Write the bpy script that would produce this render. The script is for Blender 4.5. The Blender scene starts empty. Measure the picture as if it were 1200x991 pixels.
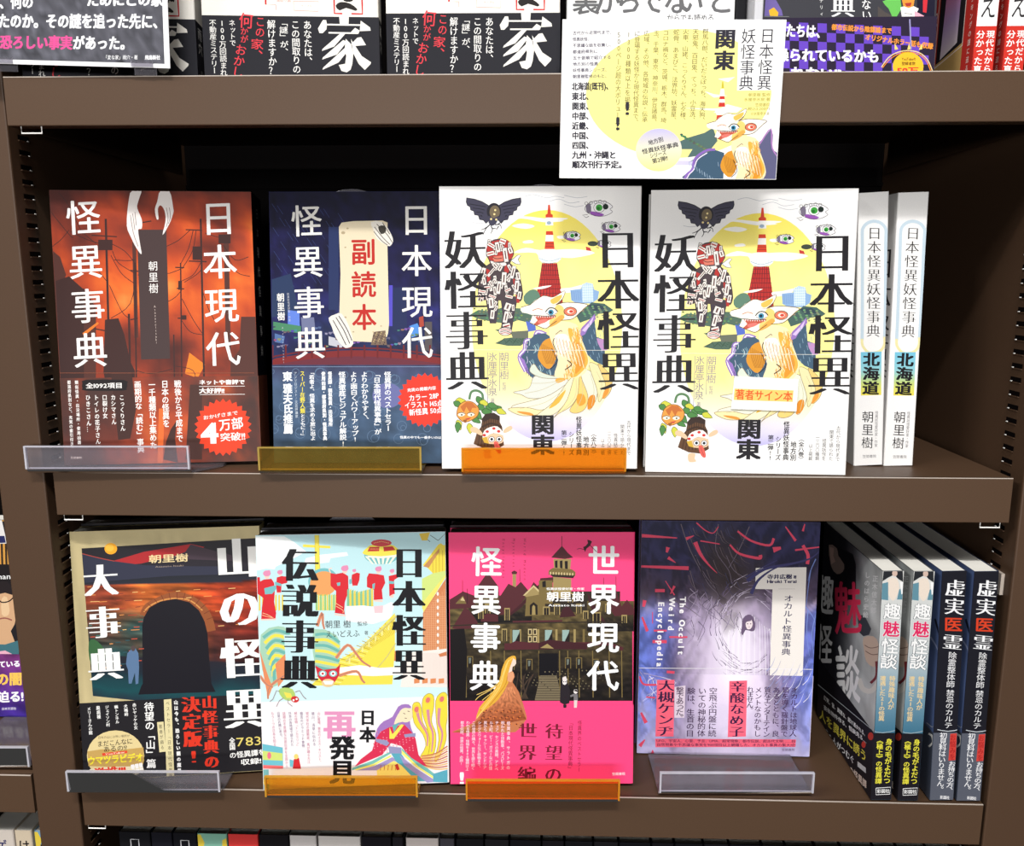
import bpy, math, random
import numpy as np
from mathutils import Vector, Matrix, noise
from mathutils.geometry import tessellate_polygon
random.seed(7)
SC = bpy.context.scene
COL = SC.collection

# ---------------------------------------------------------------- camera
CF, CYAW, CPITCH, CROLL = 950.8, .0326, .178, -.0012
CPOS = (.3771, -.5947, .1469)
_f = Vector((-math.sin(CYAW)*math.cos(CPITCH), math.cos(CYAW)*math.cos(CPITCH), -math.sin(CPITCH)))
_r = Vector((math.cos(CYAW), math.sin(CYAW), 0)); _u = _r.cross(_f)
_R = _r*math.cos(CROLL)+_u*math.sin(CROLL); _U = _u*math.cos(CROLL)-_r*math.sin(CROLL)
cam_d = bpy.data.cameras.new('camera'); cam = bpy.data.objects.new('camera', cam_d); COL.objects.link(cam)
cam_d.sensor_width = 36; cam_d.lens = CF/1200*36; cam_d.clip_start = .01
cam.matrix_world = Matrix(((_R.x,_U.x,-_f.x,CPOS[0]),(_R.y,_U.y,-_f.y,CPOS[1]),(_R.z,_U.z,-_f.z,CPOS[2]),(0,0,0,1)))
SC.camera = cam

# ---------------------------------------------------------------- light: shop ceiling strips, ambient of the bright sales floor, an added frontal fill
SC.view_settings.view_transform = 'Standard'; SC.view_settings.look = 'None'
SC.view_settings.exposure = 0; SC.view_settings.gamma = 1; SC.view_settings.use_curve_mapping = False
W = bpy.data.worlds.new('shop_ambient'); SC.world = W; W.use_nodes = True
W.node_tree.nodes['Background'].inputs[0].default_value = (1.0, .98, .96, 1)
W.node_tree.nodes['Background'].inputs[1].default_value = .05
def strip(name, x, y, z, sx, sy, power, tx, ty, tz, col=(1,.985,.965)):
    l = bpy.data.lights.new(name, 'AREA'); l.shape = 'RECTANGLE'; l.size = sx; l.size_y = sy; l.energy = power; l.color = col
    o = bpy.data.objects.new(name, l); COL.objects.link(o); o.location = (x,y,z)
    o.rotation_euler = (Vector((tx,ty,tz))-Vector((x,y,z))).to_track_quat('-Z','Y').to_euler()
strip('ceiling_panel_light', .45, -1.62, 2.2, .45, .09, 50, .45, 0, 0)
strip('ceiling_strip_light', .05, -1.80, 2.35, 3.2, .10, 40, .3, 0, 0)
strip('side_ceiling_strip_light', -1.7, -1.25, 1.75, 1.2, .10, 42, .45, 0, -.1)
strip('frontal_fill_light', .05, -5.5, .22, 3.0, .6, 212, .3, 0, 0)  # added unseen fill, low and frontal, to lift the shaded covers

# ---------------------------------------------------------------- materials
def s2l(c):
    c = np.asarray(c, float)/255
    return np.where(c <= .04045, c/12.92, ((c+.055)/1.055)**2.4)
ALB = .80                              # print reflectance of paper white
def new_mat(name):
    m = bpy.data.materials.new(name); m.use_nodes = True
    return m, m.node_tree.nodes, m.node_tree.links, m.node_tree.nodes['Principled BSDF']
def metal(name, col, rough=.45, spec=.22, bump=.06, scale=900, var=.12, metallic=0):
    m,n,l,b = new_mat(name)
    tc = n.new('ShaderNodeTexCoord'); ns = n.new('ShaderNodeTexNoise'); ns.inputs['Scale'].default_value = scale; ns.inputs['Detail'].default_value = 3
    l.new(tc.outputs['Object'], ns.inputs['Vector'])
    mx = n.new('ShaderNodeMix'); mx.data_type = 'RGBA'
    mx.inputs[6].default_value = (*[c*(1-var) for c in col],1); mx.inputs[7].default_value = (*[c*(1+var) for c in col],1)
    l.new(ns.outputs['Fac'], mx.inputs[0]); l.new(mx.outputs[2], b.inputs['Base Color'])
    bp = n.new('ShaderNodeBump'); bp.inputs['Strength'].default_value = bump; bp.inputs['Distance'].default_value = .0004
    l.new(ns.outputs['Fac'], bp.inputs['Height']); l.new(bp.outputs[0], b.inputs['Normal'])
    b.inputs['Roughness'].default_value = rough; b.inputs['Specular IOR Level'].default_value = spec; b.inputs['Metallic'].default_value = metallic
    return m
M_BROWN = metal('brown_painted_steel', (.070,.039,.022))
M_BROWN2 = metal('brown_painted_steel_post', (.064,.035,.020))
M_DARK = metal('dark_brown_back_panel', (.0035,.003,.003), rough=.9, spec=0)
M_HOLE = metal('slot_hole', (.004,.003,.003), rough=.9, spec=0)
M_EDGE = metal('worn_highlight_edge', (.42,.36,.31), rough=.35, spec=.6)  # pale tone for bare wear and a painted edge highlight
M_STEEL = metal('bright_steel', (.85,.83,.80), rough=.35, metallic=.1)
M_PAGE = metal('page_paper', (.76,.74,.68), rough=.8, spec=.1, bump=.3, scale=2500, var=.06)
def print_mat(name, rough, spec):
    m,n,l,b = new_mat(name)
    a = n.new('ShaderNodeAttribute'); a.attribute_name = 'ink'
    tc = n.new('ShaderNodeTexCoord'); ns = n.new('ShaderNodeTexNoise'); ns.inputs['Scale'].default_value = 1400; ns.inputs['Detail'].default_value = 2
    l.new(tc.outputs['Object'], ns.inputs['Vector'])
    mr = n.new('ShaderNodeMapRange'); mr.inputs['To Min'].default_value = .93; mr.inputs['To Max'].default_value = 1.05
    l.new(ns.outputs['Fac'], mr.inputs['Value'])
    mx = n.new('ShaderNodeMix'); mx.data_type = 'RGBA'; mx.blend_type = 'MULTIPLY'; mx.inputs[0].default_value = 1
    l.new(a.outputs['Color'], mx.inputs[6]); l.new(mr.outputs[0], mx.inputs[7]); l.new(mx.outputs[2], b.inputs['Base Color'])
    b.inputs['Roughness'].default_value = rough; b.inputs['Specular IOR Level'].default_value = spec
    return m
M_GLOSS = print_mat('glossy_printed_paper', .42, .10)
M_MATTE = print_mat('matte_printed_paper', .6, .08)
def acrylic(name, tint, body, mixf, rough=.12):
    m,n,l,b = new_mat(name); n.remove(b); out = n['Material Output']
    tr = n.new('ShaderNodeBsdfTransparent'); tr.inputs[0].default_value = (*tint,1)
    df = n.new('ShaderNodeBsdfDiffuse'); tl = n.new('ShaderNodeBsdfTranslucent'); gl = n.new('ShaderNodeBsdfGlossy')
    tc = n.new('ShaderNodeTexCoord'); ns = n.new('ShaderNodeTexNoise'); ns.inputs['Scale'].default_value = 60; l.new(tc.outputs['Object'], ns.inputs['Vector'])
    rr = n.new('ShaderNodeMapRange'); rr.inputs['To Min'].default_value = mixf*.8; rr.inputs['To Max'].default_value = mixf*1.2; l.new(ns.outputs['Fac'], rr.inputs['Value'])
    df.inputs[0].default_value = (*body,1); tl.inputs[0].default_value = (*body,1); gl.inputs['Roughness'].default_value = rough
    a1 = n.new('ShaderNodeMixShader'); a1.inputs[0].default_value = .4; l.new(df.outputs[0], a1.inputs[1]); l.new(tl.outputs[0], a1.inputs[2])
    a2 = n.new('ShaderNodeMixShader'); l.new(rr.outputs[0], a2.inputs[0]); l.new(tr.outputs[0], a2.inputs[1]); l.new(a1.outputs[0], a2.inputs[2])
    fr = n.new('ShaderNodeFresnel'); fr.inputs[0].default_value = 1.45
    a3 = n.new('ShaderNodeMixShader'); l.new(fr.outputs[0], a3.inputs[0]); l.new(a2.outputs[0], a3.inputs[1]); l.new(gl.outputs[0], a3.inputs[2])
    l.new(a3.outputs[0], out.inputs['Surface'])
    return m
ACR = {'clear': (acrylic('clear_acrylic', (.93,.92,.95), (.66,.64,.72), .12), acrylic('clear_acrylic_edge', (.8,.8,.85), (.85,.84,.92), .7)),  # second of each pair: edge glow put into a brighter, denser colour
       'yellow': (acrylic('yellowed_acrylic', (.82,.66,.28), (.50,.35,.07), .17), acrylic('yellowed_acrylic_edge', (.7,.5,.15), (.70,.50,.12), .7)),
       'amber': (acrylic('amber_acrylic', (.95,.62,.10), (.75,.40,.02), .22), acrylic('amber_acrylic_edge', (.9,.5,.05), (.92,.50,.05), .7)),
       'orange': (acrylic('orange_acrylic', (.96,.56,.12), (.74,.32,.02), .19), acrylic('orange_acrylic_edge', (.9,.4,.03), (.95,.42,.03), .7))}

# ---------------------------------------------------------------- objects
def empty(name, loc, label=None, cat=None, group=None, rot=(0,0,0), kind=None):
    o = bpy.data.objects.new(name, None); COL.objects.link(o); o.empty_display_size = .02
    o.location = loc; o.rotation_euler = rot
    tag(o, label, cat, group, kind); return o
def tag(o, label=None, cat=None, group=None, kind=None):
    for k,v in (('label',label),('category',cat),('group',group),('kind',kind)):
        if v: o[k] = v
    return o
class MB:
    """collects faces with a colour per vertex; build() links them as ONE mesh object"""
    def __init__(s): s.v=[]; s.f=[]; s.c=[]; s.m=[]; s.mats=[]
    def mi(s, m):
        if m not in s.mats: s.mats.append(m)
        return s.mats.index(m)
    def add(s, vs, fs, mat, col=(.8,.8,.8)):
        k=len(s.v); i=s.mi(mat); s.v.extend(vs)
        if isinstance(col, list): s.c.extend(col)
        else: s.c.extend([col]*len(vs))
        for f in fs: s.f.append(tuple(k+j for j in f)); s.m.append(i)
    def box(s, x0,x1,y0,y1,z0,z1, mat, col=(.8,.8,.8)):
        vs=[(x,y,z) for z in (z0,z1) for y in (y0,y1) for x in (x0,x1)]
        s.add(vs,[(0,2,3,1),(4,5,7,6),(0,1,5,4),(2,6,7,3),(0,4,6,2),(1,3,7,5)],mat,col)
    def prism(s, prof, axis, a0, a1, mat, col=(.8,.8,.8), caps=True, capmat=None):
        """closed 2-D profile swept along an axis: 'x' -> prof is (y,z), 'z' -> prof is (x,y), 'y' -> prof is (x,z)"""
        put={'x':lambda p,a:(a,p[0],p[1]),'z':lambda p,a:(p[0],p[1],a),'y':lambda p,a:(p[0],a,p[1])}[axis]
        n=len(prof); vs=[put(p,a0) for p in prof]+[put(p,a1) for p in prof]
        s.add(vs,[(i,(i+1)%n,n+(i+1)%n,n+i) for i in range(n)],mat,col)
        if caps:
            tri=tessellate_polygon([[Vector((p[0],p[1],0)) for p in prof]])
            for a in (a0,a1): s.add([put(p,a) for p in prof],[tuple(t) for t in tri],capmat or mat,col)
    def tube(s, pts, r, mat, n=6):
        P=[Vector(p) for p in pts]; rings=[]
        for i,p in enumerate(P):
            d=(P[min(i+1,len(P)-1)]-P[max(i-1,0)]).normalized(); a=d.orthogonal().normalized(); b=d.cross(a)
            rings.append([tuple(p+a*(r*math.cos(2*math.pi*k/n))+b*(r*math.sin(2*math.pi*k/n))) for k in range(n)])
        vs=[v for g in rings for v in g]
        fs=[(i*n+k,i*n+(k+1)%n,(i+1)*n+(k+1)%n,(i+1)*n+k) for i in range(len(P)-1) for k in range(n)]
        fs+=[tuple(range(n)),tuple(range((len(P)-1)*n,len(P)*n))]
        s.add(vs,fs,mat)
    def build(s, name, parent=None, bevel=0, seg=2):
        me=bpy.data.meshes.new(name); me.from_pydata(s.v,[],s.f)
        for m in s.mats: me.materials.append(m)
        me.polygons.foreach_set('material_index', s.m)
        at=me.color_attributes.new('ink','FLOAT_COLOR','POINT')
        at.data.foreach_set('color', np.array([(c[0],c[1],c[2],1) for c in s.c],'f').ravel())
        me.update(); o=bpy.data.objects.new(name,me); COL.objects.link(o)
        if parent: o.parent=parent
        if bevel:
            b=o.modifiers.new('bevel','BEVEL'); b.width=bevel; b.segments=seg; b.limit_method='ANGLE'; b.angle_limit=.6
        return o

# ---------------------------------------------------------------- printed artwork: flat inks laid on a cover
_GC = {}
def _raw(ch, off):
    k=(ch,off)
    if k not in _GC:
        c=bpy.data.curves.new('g','FONT'); c.body=ch; c.size=1; c.offset=off; c.resolution_u=2
        o=bpy.data.objects.new('g',c); COL.objects.link(o)
        dg=bpy.context.evaluated_depsgraph_get(); dg.update()
        ev=o.evaluated_get(dg); me=ev.to_mesh()
        v=np.array([(p.co.x,p.co.y) for p in me.vertices],float).reshape(-1,2); f=[tuple(p.vertices) for p in me.polygons]
        ev.to_mesh_clear(); bpy.data.objects.remove(o); bpy.data.curves.remove(c)
        _GC[k]=(v,f)
    return _GC[k]
STY={'n':(0,[(0,0)]),                                  # plain
     'r':(0,[(-.011,0),(.011,.0),(0,.008)]),
     'b':(0,[(-.022,0),(.022,0),(0,.016),(0,-.016)]),   # bold
     'B':(0,[(-.042,-.024),(.042,-.024),(-.042,.024),(.042,.024),(0,0)]),  # black
     'm':(-.013,[(-.04,0),(-.014,0),(.014,0),(.04,0)]),           # thick uprights, thin bars
     'M':(-.013,[(-.075,0),(-.045,0),(-.015,0),(.015,0),(.045,0),(.075,0)]),
     's':(-.016,[(-.016,0),(.016,0)])}                 # slender
ROT=set('ー…「」『』（）()〈〉《》―～〜')
def is_wide(ch): return ord(ch)>0x2000
def homog(src,dst):
    A=[]
    for (x,y),(u,v) in zip(src,dst):
        A.append([x,y,1,0,0,0,-u*x,-u*y,-u]); A.append([0,0,0,x,y,1,-v*x,-v*y,-v])
    return np.linalg.svd(np.array(A,float))[2][-1].reshape(3,3)
def smooth(pts, n=5, closed=True):
    P=np.array(pts,float); N=len(P); out=[]
    for i in range(N if closed else N-1):
        g=(lambda k:P[k%N]) if closed else (lambda k:P[min(max(k,0),N-1)])
        p0,p1,p2,p3=g(i-1),g(i),g(i+1),g(i+2)
        for t in np.arange(n)/n:
            out.append(.5*((2*p1)+(-p0+p2)*t+(2*p0-5*p1+4*p2-p3)*t*t+(-p0+3*p1-3*p2+p3)*t**3))
    if not closed: out.append(P[-1])
    return [tuple(p) for p in out]
def PT(s): return [tuple(float(q) for q in w.split(',')) for w in s.split()] if isinstance(s,str) else s
class Art:
    """ink on one flat face. o=(ox,oy,k): where a measured point (x,y) lies on the reference sheet is (ox+x/k, oy+y/k);
    quad: the face's four corners there (TL,TR,BR,BL); size: the face in metres; put(u,v,d): face -> thing's own axes"""
    step=1.6e-6; NX,NY=60,80
    def __init__(s, mb, quad, size, put, mat=None, base=3e-5, clip=True):
        s.mb=mb; w,h=size; s.fw,s.fh=w,h; s.H=homog(quad,[(0,h),(w,h),(w,0),(0,0)]); s.Hi=np.linalg.inv(s.H); s.put=put; s.mat=mat or M_GLOSS
        s.base=base; s.o=(0,0,1); s.clip=clip; s.lv=np.zeros((s.NX,s.NY),int)
    def org(s,*o): s.o=o; return s
    def uv(s, P):
        P=np.asarray(P,float).reshape(-1,2)/s.o[2]+np.array(s.o[:2]); q=np.c_[P,np.ones(len(P))]@s.H.T
        r=q[:,:2]/q[:,2:]
        if s.clip: r[:,0]=np.clip(r[:,0],.0003,s.fw-.0003); r[:,1]=np.clip(r[:,1],.0003,s.fh-.0003)
        return r
    def level(s, uv, F):
        """each ink lies just above the inks it overlaps"""
        ix=np.clip((uv[:,0]/s.fw*s.NX).astype(int),0,s.NX-1); iy=np.clip((uv[:,1]/s.fh*s.NY).astype(int),0,s.NY-1); bx=set()
        for f in F:
            f=list(f); bx.add((ix[f].min(),ix[f].max(),iy[f].min(),iy[f].max()))
        L=1+max(s.lv[a:b+1,c:d+1].max() for a,b,c,d in bx)
        for a,b,c,d in bx: s.lv[a:b+1,c:d+1]=L
        return s.base+L*s.step
    def emit(s, P, F, col):
        if len(P)==0 or not F: return
        uv=s.uv(P); d=s.level(uv,F)
        c=tuple(s2l(col)*ALB) if not isinstance(col,list) else [tuple(k) for k in s2l(np.clip(col,0,255))*ALB]
        s.mb.add([s.put(u,v,d) for u,v in uv],F,s.mat,c)
    def p(s, col, pts, sm=0):
        P=PT(pts)
        if sm: P=smooth(P,sm)
        s.emit(P,[tuple(t) for t in tessellate_polygon([[Vector((a,b,0)) for a,b in P]])],col)
    def l(s, col, w, pts, sm=4, w2=None, closed=False):
        P=PT(pts)
        if sm and len(P)>2: P=smooth(P,sm,closed)
        if closed: P=P+P[:1]
        P=np.array(P,float); d=np.gradient(P,axis=0); d/=np.maximum(np.linalg.norm(d,axis=1,keepdims=True),1e-9)
        n=np.c_[-d[:,1],d[:,0]]; ww=np.linspace(w,w if w2 is None else w2,len(P))[:,None]/2
        V=np.r_[P+n*ww,P-n*ww]; k=len(P)
        s.emit(V,[(i,i+1,k+i+1,k+i) for i in range(k-1)],col)
    def e(s, col, cx, cy, rx, ry=None, rot=0, n=28, a0=0, a1=360):
        ry=rx if ry is None else ry; r=math.radians(rot); P=[]
        for i in range(n):
            a=math.radians(a0+(a1-a0)*i/(n if a1-a0==360 else n-1)); x,y=rx*math.cos(a),ry*math.sin(a)
            P.append((cx+x*math.cos(r)-y*math.sin(r),cy+x*math.sin(r)+y*math.cos(r)))
        s.emit(P,[tuple(range(n))],col)
    def ring(s,col,w,cx,cy,rx,ry=None,n=36):
        ry=rx if ry is None else ry
        s.l(col,w,[(cx+rx*math.cos(2*math.pi*i/n),cy+ry*math.sin(2*math.pi*i/n)) for i in range(n)],0,closed=True)
    def burst(s,col,cx,cy,r0,r1,n,ry=1):
        P=[(cx+(r1 if i%2 else r0)*math.cos(math.pi*i/n),cy+ry*(r1 if i%2 else r0)*math.sin(math.pi*i/n)) for i in range(2*n)]
        s.p(col,P)
    def grid(s, quad, nx, ny, fn):
        """painted field: fn(a,b)->rgb, a across 0..1, b down 0..1"""
        q=np.array(PT(quad),float); P=[];C=[]
        for j in range(ny+1):
            for i in range(nx+1):
                a,b=i/nx,j/ny; P.append((q[0]*(1-a)+q[1]*a)*(1-b)+(q[3]*(1-a)+q[2]*a)*b); C.append(fn(a,b))
        s.emit(P,[(j*(nx+1)+i,j*(nx+1)+i+1,(j+1)*(nx+1)+i+1,(j+1)*(nx+1)+i) for j in range(ny) for i in range(nx)],C)
    def field(s,nx,ny,fn,b0=0,b1=1,a0=0,a1=1):
        """painted field over the face (or a slice of it): fn(a,b)->rgb, a across, b down"""
        P=[];C=[];s.lv+=1;dd=s.base+s.lv.max()*s.step
        for j in range(ny+1):
            for i in range(nx+1):
                a,b=a0+(a1-a0)*i/nx,b0+(b1-b0)*j/ny; P.append(s.put(min(max(a*s.fw,.0002),s.fw-.0002),min(max((1-b)*s.fh,.0002),s.fh-.0002),dd)); C.append(fn(a,b))
        s.mb.add(P,[(j*(nx+1)+i,j*(nx+1)+i+1,(j+1)*(nx+1)+i+1,(j+1)*(nx+1)+i) for j in range(ny) for i in range(nx)],s.mat,[tuple(k) for k in s2l(np.clip(C,0,255))*ALB])
    def glyphs(s, items, col, style, adv=True):
        """items: (char, centre, x-axis vector, y-axis vector) in sheet units per em"""
        off,sh=STY[style]
        for dx,dy in sh:
            VV=[];FF=[]
            for ch,c,ax,ay,rot in items:
                v,f=_raw(ch,off)
                if not len(v): continue
                v=v-np.array([.5 if is_wide(ch) else (v[:,0].min()+v[:,0].max())/2, .38])
                if rot: v=np.c_[v[:,1],-v[:,0]]
                w=v+np.array([dx,dy]); k=len(VV)
                VV.extend(list(np.array(c)+w[:,:1]*np.array(ax)+w[:,1:]*np.array(ay))); FF.extend([tuple(k+j for j in t) for t in f])
            if VV: s.emit(np.array(VV),FF,col)
    def t(s, text, x0,y0,x1,y1, size, col=(255,255,255), style='n', sy=None, edge=None, gw=.06):
        """a vertical column: centre line from (x0,y0) at its top to (x1,y1) at its foot"""
        if edge: s.t(text,x0,y0,x1,y1,size,edge,style='B',sy=sy)
        n=len(text); d=np.array([x1-x0,y1-y0],float); L=np.linalg.norm(d); dn=d/L; st=L/n; hy=sy or min(st*1.04,size*1.15)
        ax=np.array([-dn[1],dn[0]])*-1; ax=ax if ax[0]>0 else -ax
        it=[]
        for i,ch in enumerate(text):
            if ch in '  ': continue
            c=np.array([x0,y0])+d*((i+.5)/n); X=ax*size; Y=-dn*hy
            if ch in '、。': c=c+X*.58+Y*.58
            elif ch in 'ゃゅょっぁぃぅぇぉャュョッァィゥェォ': c=c+X*.09+Y*.06
            it.append((ch,c,X,Y,ch in ROT))
        s.glyphs(it,col,style)
    def h(s, text, x0,y0,x1,y1, size, col=(255,255,255), style='n', edge=None):
        """a horizontal line: centre line from (x0,y0) to (x1,y1); size = em height"""
        if edge: s.h(text,x0,y0,x1,y1,size,edge,'B')
        adv=[]
        for ch in text:
            if is_wide(ch): adv.append(1.)
            elif ch==' ': adv.append(.3)
            else: v=_raw(ch,0)[0]; adv.append((v[:,0].max()-v[:,0].min()+.09) if len(v) else .3)
        T=sum(adv); d=np.array([x1-x0,y1-y0],float); L=np.linalg.norm(d); dn=d/L; em=L/T; up=np.array([dn[1],-dn[0]]); up=up if up[1]<0 else -up
        it=[];q=0
        for ch,a in zip(text,adv):
            if ch!=' ': it.append((ch,np.array([x0,y0])+dn*em*(q+a/2),dn*em,up*size,False))
            q+=a
        s.glyphs(it,col,style)
def fbm(x,y,z=0,o=4): return noise.fractal(Vector((x,y,z)),1.0,2.0,o)
def lerp(a,b,t): t=min(max(t,0),1); return tuple(p+(q-p)*t for p,q in zip(a,b))
def ramp(t,*st):
    for (t0,c0),(t1,c1) in zip(st,st[1:]):
        if t<=t1: return lerp(c0,c1,(t-t0)/(t1-t0))
    return st[-1][1]

# ---------------------------------------------------------------- the bookcase
ZA, ZB, ZC, ZD = .2825, 0.0, -.2667, -.515      # deck tops
def slotted(mb, x, side, z0, z1, y0, y1):
    """a strip of punched slots on an upright's inner face; each slot has a small pressed lip"""
    z=z0
    while z<z1:
        xa,xb=(x-.0001,x+.0004) if side>0 else (x-.0004,x+.0001)
        mb.add([(xb if side>0 else xa,y0,z),(xb if side>0 else xa,y1,z),(xb if side>0 else xa,y1,z+.0036),(xb if side>0 else xa,y0,z+.0036)],[(0,1,2,3)],M_HOLE)
        xl=(x,x+.0011) if side>0 else (x-.0011,x)
        mb.box(*xl,y0+.0005,y1-.0005,z-.0008,z,M_BROWN2); mb.box(*xl,y1-.0025,y1-.0009,z-.0007,z+.0006,M_STEEL)  # bright tip paints the highlight on each slot lip
        z+=.0104
case = empty('bookcase_frame', (.36,0,-.9), 'brown steel bookcase frame with slotted uprights holding all the shelves of books', 'bookcase')
oz=.9; ox=-.36
def up(x0,x1,nm='upright'):
    mb=MB(); mb.box(x0+ox,x1+ox,0,.30,-.1+oz*0,1.6,M_BROWN2); return mb.build(nm,case,.0012)
lu=up(-.0386,-.0022); ru=up(.7362,.7726)
mb=MB(); mb.box(-.75+ox,1.4+ox,.30,.315,-.1,1.6,M_DARK); mb.box(-.75+ox,1.4+ox,.296,.30,.0+1.14,1.144,M_DARK); mb.build('back_panel',case)
mb=MB(); slotted(mb,-.0022+ox,1,-.42+oz,.27+oz,.0105,.0235); mb.build('slot_strip',lu)
mb=MB(); slotted(mb,.7362+ox,-1,-.42+oz,.27+oz,.0165,.0300); mb.build('slot_strip',ru)
mb=MB(); mb.box(.7335+ox,.7361+ox,.010,.034,-.095+oz,-.078+oz,M_EDGE); mb.build('tape_scrap',ru)

def shelf(name, x0, x1, y, z, dz, lip, label, hooks, depth=.29):
    t=empty(name,(x0,y,z),label,'shelf','brown metal shelves of the bookcase',(0,math.atan2(-dz,x1-x0),0)); w=x1-x0
    mb=MB(); mb.box(0,w,.002,depth,-.0016,0,M_BROWN); mb.box(0,.0016,.002,depth-.01,-lip,-.0016,M_BROWN); mb.box(w-.0016,w,.002,depth-.01,-lip,-.0016,M_BROWN); mb.build('deck',t)
    mb=MB(); P=[(0,0),(.0035,0),(.0035,-.0016),(.0018,-.0016),(.0018,-lip+.0016),(.012,-lip+.0016),(.012,-lip),(0,-lip)]
    mb.prism(P,'x',0,w,M_BROWN); l=mb.build('front_lip',t,.0006)
    mb=MB(); mb.box(.0002,w-.0002,-.00012,.0007,-.0005,.00012,M_EDGE); mb.build('worn_edge_highlight',l)  # pale line: edge wear plus the lip's highlight put into its colour
    for hx,hy in hooks:
        mb=MB(); q=[(hx,hy,-lip+.001),(hx,hy,-lip-.0045),(hx+.0145,hy,-lip-.0045),(hx+.0145,hy,-lip+.001)]
        mb.tube(q,.00055,M_STEEL); mb.build('hook',t)
    return t
shelf('metal_shelf',.0062,.7290,-.0120,ZA+.0009,-.0020,.0323,'brown metal shelf at the top, carrying the black-banded books',[(.0075,.0030)])
shelf('metal_shelf',.0050,.7286,0,ZB,0,.0343,'brown metal shelf in the middle, carrying the yellow and white yokai books',[(.0035,.0030),(.7045,.0030)])
shelf('metal_shelf',.0010,.7335,0,ZC,-.0008,.0360,'brown metal shelf third from top, carrying the pink book',[(.001,.0030)])
shelf('metal_shelf',.0010,.7340,0,ZD,0,.036,'brown metal shelf at the bottom, mostly below the picture',[])
shelf('metal_shelf',-.70,-.0402,0,-.2568,-.0008,.0345,'brown metal shelf of the neighbouring left bay with purple-banded book',[])
shelf('metal_shelf',-.70,-.0402,0,-.515,0,.0345,'lower brown metal shelf of the neighbouring left bay',[])

# ---------------------------------------------------------------- books
def book(label, x,y,z, yaw, lean, Wd,Ht,T, group=None, side='face', roll=0, cover=(230,230,230), spine_c=None, back=None, hard=False, name='book'):
    """local axes: x across the front cover, y into the book, z up; the spine is the face x=Wd"""
    M=Matrix.Rotation(roll,4,'Y')@Matrix.Rotation(yaw,4,'Z')@Matrix.Rotation(-lean,4,'X')
    if side=='spine': M=M@Matrix.Rotation(-math.pi/2,4,'Z')
    if side=='spine': y+=Wd
    t=empty(name,(x,y,z),label,'book',group,M.to_euler())
    th=.0022 if hard else .0005; r=.0012 if not hard else .003; ins=.003 if hard else .0004
    mb=MB(); n=4
    arc=lambda cx,cy,rr,a0,a1:[(cx+rr*math.cos(math.radians(a0+(a1-a0)*i/n)),cy+rr*math.sin(math.radians(a0+(a1-a0)*i/n))) for i in range(n+1)]
    outer=[(0,0)]+arc(Wd-r,r,r,-90,0)+arc(Wd-r,T-r,r,0,90)+[(0,T)]
    r2=max(r-th,.0003)
    inner=[(0,T-th)]+arc(Wd-th-r2,T-th-r2,r2,90,0)+arc(Wd-th-r2,th+r2,r2,0,-90)+[(0,th)]
    c=tuple(s2l(cover)*ALB); mb.prism(outer+inner,'z',0,Ht,M_GLOSS,c)
    if spine_c is not None:
        cs=tuple(s2l(spine_c)*ALB); d=1.5e-5
        mb.add([(Wd+d,r*.6,.0002),(Wd+d,T-r*.6,.0002),(Wd+d,T-r*.6,Ht-.0002),(Wd+d,r*.6,Ht-.0002)],[(0,1,2,3)],M_GLOSS,cs)
    pg=MB(); pg.box(ins+.0008,Wd-th-.0003,th+.0001,T-th-.0001,ins,Ht-ins-.0002,M_PAGE)
    t_pg=pg.build('page_block',t)
    return dict(root=t,mb=mb,W=Wd,H=Ht,T=T)
def front_put(dy=0): return lambda u,v,d:(u,-d-dy,v)
def spine_put(Wd,dx=0): return lambda u,v,d:(Wd+d+dx,u,v)
def band(b, h, col, spine=True, t=.00022, slope=0):
    """the paper band wrapped round the foot of the jacket"""
    mb=MB(); c=tuple(s2l(col)*ALB); W_,T=b['W'],b['T']
    P=[(.0,-t),(W_+t,-t)]+([(W_+t,T*.98)] if spine else [(W_+t,.001)])+([(W_+.00004,T*.98)] if spine else [(W_+.00004,.001)])+[(W_+.00004,-.00014),(.0,-.00014)]
    mb.prism(P,'z',.0004,h,M_GLOSS,c); b['band']=mb; b['bt']=t; return mb
def front(b,quad): return Art(b['mb'],quad,(b['W'],b['H']),front_put())
def bandfront(b,quad): return Art(b['band'],quad,(b['W'],b['H']),front_put(b['bt']))
def spineart(b,quad,on='mb'): return Art(b[on],quad,(b['T'],b['H']),spine_put(b['W'],b['bt'] if on=='band' else 2e-5))
def done(b):
    j=b['mb'].build('dust_jacket',b['root'])
    if 'band' in b: b['band'].build('paper_band',b['root'])
    return b['root']

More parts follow.
